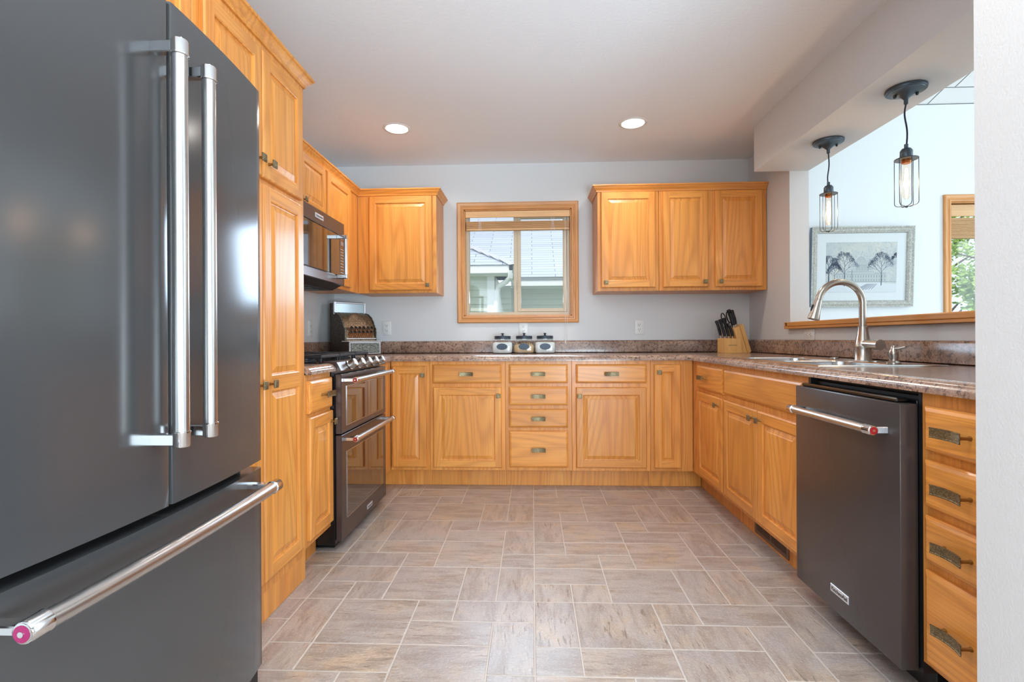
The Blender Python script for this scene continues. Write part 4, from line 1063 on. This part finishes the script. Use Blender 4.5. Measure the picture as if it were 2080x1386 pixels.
outlet((XL + .0005, 3.56, 1.109), L, 'white outlet on the left wall under the microwave')
outlet((XRW - .0005, 3.155, 1.044), R, 'sideways white outlet under the oak ledge near the faucet', True)

# ------------------------------------------------------------------ recessed ceiling lights
rl = empty('recessed_light', (-0.90, 3.300, HC)); tag(rl, 'lit round recessed ceiling light on the left', 'ceiling light', 'recessed ceiling lights')
b = MB(); b.lathe([(0.072, -0.001), (0.074, -0.005), (0.088, -0.004), (0.094, -0.0005)], (0, 0, 0), seg=40); b.build('trim_ring', TILE_T, rl)
b = MB(); b.lathe([(0.0, -0.0035), (0.071, -0.0030), (0.0715, -0.001)], (0, 0, 0), seg=40); b.build('lens', LAMP, rl)
for x, y, lab in ((0.669, 3.300, 'lit round recessed ceiling light on the right'),):
    c = copy_tree(rl); c.location = (x, y, HC); c['label'] = lab
for x, y in ((-0.90, 3.3), (0.669, 3.3), (-0.55, 1.0), (0.55, 1.0), (-0.55, -1.2), (0.55, -1.2)):
    light('recessed_beam', 'AREA', (x, y, HC - 0.008), 5.0, (1.0, 0.93, 0.84), 0.12, 0.12, spread=math.radians(150))

# ------------------------------------------------------------------ pendants
def pendant(loc, drop, label, kink=1.0):
    p = empty('cage_pendant_lamp', loc); tag(p, label, 'pendant lamp', 'pendant lamps over the ledge')
    b = MB(); b.lathe([(0.077, -0.0005), (0.078, -0.006), (0.076, -0.014), (0.070, -0.0145), (0.069, -0.017), (0.062, -0.018), (0.030, -0.030), (0.012, -0.046), (0.010, -0.050)], (0, 0, 0), seg=36); cn = b.build('canopy', DKPEND, p)
    b = MB()
    for s in (-1, 1): b.lathe([(0.006, 0.0), (0.0065, -0.012), (0.004, -0.016), (0, -0.017)], (s * .038, -0.015 * s, -.022), seg=12)
    b.build('canopy_screws', BLACK, cn)
    b = MB(); b.lathe([(0.0085, -0.048), (0.0085, -0.070), (0.006, -0.072)], (0, 0, 0), seg=14); b.build('strain_relief', DKPEND, p)
    b = MB(); n = 16; b.tube([(0.004 * kink * math.sin(i / n * 2 * PI), 0.002 * math.sin(i / n * 3 * PI), -0.070 - (drop - 0.070) * i / n) for i in range(n + 1)], 0.0034, 8); b.build('cord', CORD, p)
    z = -drop
    b = MB(); b.lathe([(0.008, z + .018), (0.008, z), (0.017, z - .002), (0.0235, z - .012), (0.0240, z - .040), (0.0225, z - .046), (0.040, z - .047), (0.0405, z - .050), (0.022, z - .051)], (0, 0, 0), seg=24); b.build('socket', DKPEND, p)
    b = MB(); b.lathe([(0.017, z - .050), (0.017, z - .056), (0.0185, z - .058), (0.017, z - .061), (0.0185, z - .063), (0.016, z - .068)], (0, 0, 0), seg=20); b.build('threaded_collar', COPPER, p)
    b = MB(); zt_ = z - .049; zb = z - .258; rc = .043
    for k in range(6):
        a = 2 * PI * k / 6 + .35; c_, s_ = math.cos(a), math.sin(a); P = []
        P += [(rc * c_, rc * s_, zt_ + .003), (rc * c_, rc * s_, zb + .016)]
        P += [((rc - .014 * (1 - math.cos(t))) * c_, (rc - .014 * (1 - math.cos(t))) * s_, zb + .016 - .014 * math.sin(t)) for t in (PI / 8, PI / 4, 3 * PI / 8, PI / 2)]
        P += [(0, 0, zb - .002)]
        b.tube(P, 0.0016, 6)
    b.tube([(rc * math.cos(t), rc * math.sin(t), zt_) for t in (2 * PI * i / 28 for i in range(28))], 0.0026, 6, closed=True)
    b.lathe([(0, zb + .003), (.006, zb), (.005, zb - .006), (0, zb - .008)], (0, 0, 0), seg=12); b.build('cage', DKPEND, p)
    b = MB(); b.lathe([(0.010, z - .062), (0.0145, z - .075), (0.0155, z - .10), (0.0155, z - .205), (0.013, z - .218), (0.006, z - .226), (0, z - .228)], (0, 0, 0), seg=22); bu = b.build('bulb', BULBG, p)
    b = MB()
    for k in range(4):
        a = PI / 2 * k; b.tube([(.004 * math.cos(a), .004 * math.sin(a), z - .09), (.0075 * math.cos(a), .0075 * math.sin(a), z - .15), (.004 * math.cos(a), .004 * math.sin(a), z - .205)], 0.0019, 6)
    b.build('filament', FILA, bu)
    light('pendant_glow', 'POINT', (loc[0], loc[1], loc[2] + z - .15), 1.6, (1.0, 0.66, 0.38), 0.02)
pendant((1.677, 2.880, 2.1368), 0.252, 'lit wire cage pendant lamp hanging in front of the framed print, the farther one')
pendant((1.672, 2.289, 2.1368), 0.268, 'lit wire cage pendant lamp nearest the camera, closer to the near wall', -1.3)

# ------------------------------------------------------------------ framed print on the dining room wall
fp = empty('framed_print', (2.565, YB - .002, 1.264)); tag(fp, 'silver-framed winter print of bare trees before a domed building', 'framed print')
tilt = math.radians(2.6); PW, PH = 0.385, 0.618
Mt = Matrix.Rotation(tilt, 4, 'X')
def fbuild(b, name, m, parent=None, sm=35):
    o = b.build(name, m, parent or fp, smooth=sm)
    if not parent: o.rotation_euler = (tilt, 0, 0)
    return o
FRM = casting('silver_gilt_frame', (160, 158, 150), (226, 224, 214)); FRM.node_tree.nodes['Principled BSDF'].inputs['Metallic'].default_value = 0.2
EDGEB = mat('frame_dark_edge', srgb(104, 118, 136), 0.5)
b = MB(); prof = [(0, 0.001), (0, 0.030), (-0.003, 0.034), (0.004, 0.036), (0.012, 0.030), (0.020, 0.034), (0.030, 0.031), (0.036, 0.024), (0.042, 0.026), (0.048, 0.016), (0.048, 0.001)]
b.sweep([(-PW, 0), (PW, 0), (PW, PH), (-PW, PH)], prof, True, lambda x, y, z: (x, -z, y)); fr_ = fbuild(b, 'frame', FRM)
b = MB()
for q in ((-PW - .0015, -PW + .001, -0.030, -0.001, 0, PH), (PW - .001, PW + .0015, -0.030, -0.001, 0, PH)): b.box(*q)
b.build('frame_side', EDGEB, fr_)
b = MB(); b.box(-PW + .04, PW - .04, -0.012, -0.004, .04, PH - .04)
ax0, ax1, az0, az1 = -0.272, 0.272, 0.112, 0.506
rect_frame(b, -PW + .045, PW - .045, .045, PH - .045, .0715, -0.0145, -0.012, 0.0005, .066)
fbuild(b, 'mat_board', mat('mat_board_white', srgb(236, 240, 240), 0.8))
def artmat():
    m = mat('winter_print', rough=0.8); t = NT(m); v = t.coords(rnd=False)
    n = t.noise(v, 5, 4, 0.6); f = t.noise(v, 60, 3, 0.7)
    c = t.ramp(n, [(0.35, srgb(196, 206, 208)), (0.65, srgb(222, 222, 212))])
    t.link(t.mix(t.math('MULTIPLY', t.ramp(f, [(.5, (0, 0, 0, 1)), (.62, (1, 1, 1, 1))]), 0.35), c, srgb(160, 172, 184)), t.b.inputs['Base Color']); return m
b = MB(); b.box(ax0, ax1, -0.0135, -0.012, az0, az1); pr = fbuild(b, 'print', artmat())
INK = mat('ink_blue_gray', srgb(74, 90, 116), 0.8); INKL = mat('ink_pale', srgb(138, 152, 168), 0.8); SNOW = mat('ink_snow', srgb(228, 234, 236), 0.8); INKB = mat('ink_building', srgb(200, 206, 202), 0.8)
Yp = -0.0137
def flat(b, pts, lv=0): b.face([(x, Yp - lv * .00012, z) for x, z in pts])
b = MB(); flat(b, [(ax0 + .002, az0 + .002), (ax1 - .002, az0 + .002), (ax1 - .002, .178), (0.10, .188), (-.10, .186), (ax0 + .002, .180)], 1); b.build('snow_ground', SNOW, pr, smooth=None)
b = MB()
flat(b, [(-.19, .19), (.19, .19), (.19, .262), (.10, .262), (.10, .272), (-.10, .272), (-.10, .262), (-.19, .262)], 1)
flat(b, [(-.045, .272), (.045, .272), (.045, .31)] + [(.040 * math.cos(a), .325 + .062 * math.sin(a)) for a in (PI * i / 10 for i in range(11))] + [(-.045, .31)], 1)
flat(b, [(-.004, .385), (.004, .385), (0, .425)], 1); b.build('domed_building', INKB, pr, smooth=None)
def stroke(b, p, q, w, lv=3):
    d = Vector((q[0] - p[0], q[1] - p[1])); n = Vector((-d.y, d.x)).normalized() * w / 2
    flat(b, [(p[0] - n.x, p[1] - n.y), (q[0] - n.x * .7, q[1] - n.y * .7), (q[0] + n.x * .7, q[1] + n.y * .7), (p[0] + n.x, p[1] + n.y)], lv)
b = MB()
for i in range(19):
    x = -.18 + i * .02; stroke(b, (x, .20), (x, .215), .005, 2); stroke(b, (x, .228), (x, .246), .005, 2)
for i in range(7): stroke(b, (-.036 + i * .012, .28), (-.036 + i * .012, .318), .003, 2)
stroke(b, (-.19, .262), (-.10, .262), .0025, 2); stroke(b, (.10, .262), (.19, .262), .0025, 2); stroke(b, (-.10, .272), (.10, .272), .0025, 2)
for i in range(10): stroke(b, (.041 * math.cos(PI * i / 10), .325 + .062 * math.sin(PI * i / 10)), (.041 * math.cos(PI * (i + 1) / 10), .325 + .062 * math.sin(PI * (i + 1) / 10)), .0022, 2)
for i in range(5): stroke(b, (-.03 + i * .015, .325), (-.017 + i * .0085, .378), .0014, 2)
stroke(b, (-.19, .253), (.19, .253), .002, 2); stroke(b, (-.045, .322), (.045, .322), .003, 2); stroke(b, (-.27, .196), (.27, .192), .003, 2)
b.build('building_windows', INKL, pr, smooth=None)
b = MB(); rnd = random.Random(11)
for k in range(7): stroke(b, (-.05 + k * .022, .125 + k * .002), (.05 + k * .012, .178), .004)
def clampx(p): return (max(ax0 + .003, min(ax1 - .003, p[0])), max(az0 + .003, min(az1 - .003, p[1])))
def br(b, p, a, ln, w, dep):
    q = (p[0] + math.cos(a) * ln, p[1] + math.sin(a) * ln); q = clampx(q); 
    if abs(q[0] - p[0]) + abs(q[1] - p[1]) < .002: return
    stroke(b, p, q, w)
    if dep == 0: return
    for s in (-1, 1, rnd.choice((-.3, .3))): br(b, q, a + s * rnd.uniform(.25, .55), ln * rnd.uniform(.64, .84), max(w * .66, .0011), dep - 1)
for x, z, h, w in ((-.245, .17, .085, .010), (-.125, .16, .10, .0065), (.155, .165, .095, .006), (-.20, .18, .06, .005), (.265, .38, .03, .003)):
    a0 = PI / 2 + (.9 if x > .2 else 0); stroke(b, (x, z), (x, z + h), w * 1.15)
    for q in range(7):
        t_ = q / 6; p_ = (x + .004 * math.sin(q * 2), z + h * (1 + .95 * t_)); 
        if x < .2: stroke(b, (x, z + h * (1 + .95 * max(0, (q - 1) / 6))), clampx(p_), w * (.9 - .6 * t_))
        br(b, clampx(p_) if x < .2 else (x, z), a0 + (-1) ** q * (.85 - .5 * t_), h * (.42 - .16 * t_), w * (.5 - .25 * t_), 4)
stroke(b, (-.068, .185), (-.068, .290), .0035)
b.build('bare_trees', INK, pr, smooth=None)
b = MB(); b.box(-PW + .045, PW - .045, -0.0175, -0.0165, .045, PH - .045); fbuild(b, 'picture_glass', PANE, sm=None)

# ------------------------------------------------------------------ toe-kick heating vent
vr = empty('vent_register', (XRF + .0745, 2.47, 0.060), R); tag(vr, 'brown metal heating vent in the toe kick below the sink cabinet', 'vent')
b = MB(); rect_frame(b, -0.170, 0.170, -0.045, 0.045, 0.018, -0.005, 0.0, 0.001); b.box(-.008, .008, -0.004, 0, -.03, .03); b.build('frame', mat('brown_metal', srgb(120, 92, 74), 0.4, 0.4), vr)
b = MB(); b.box(-0.155, 0.155, -0.0012, -0.0002, -0.032, 0.032); b.build('backing', SLOT, vr)
b = MB()
for k in range(26):
    x = -.150 + k * .012
    if abs(x) > .010: b.box(x - .0022, x + .0022, -0.0038, -0.0015, -.028, .028)
b.build('louvers', MATS['brown_metal'], vr)
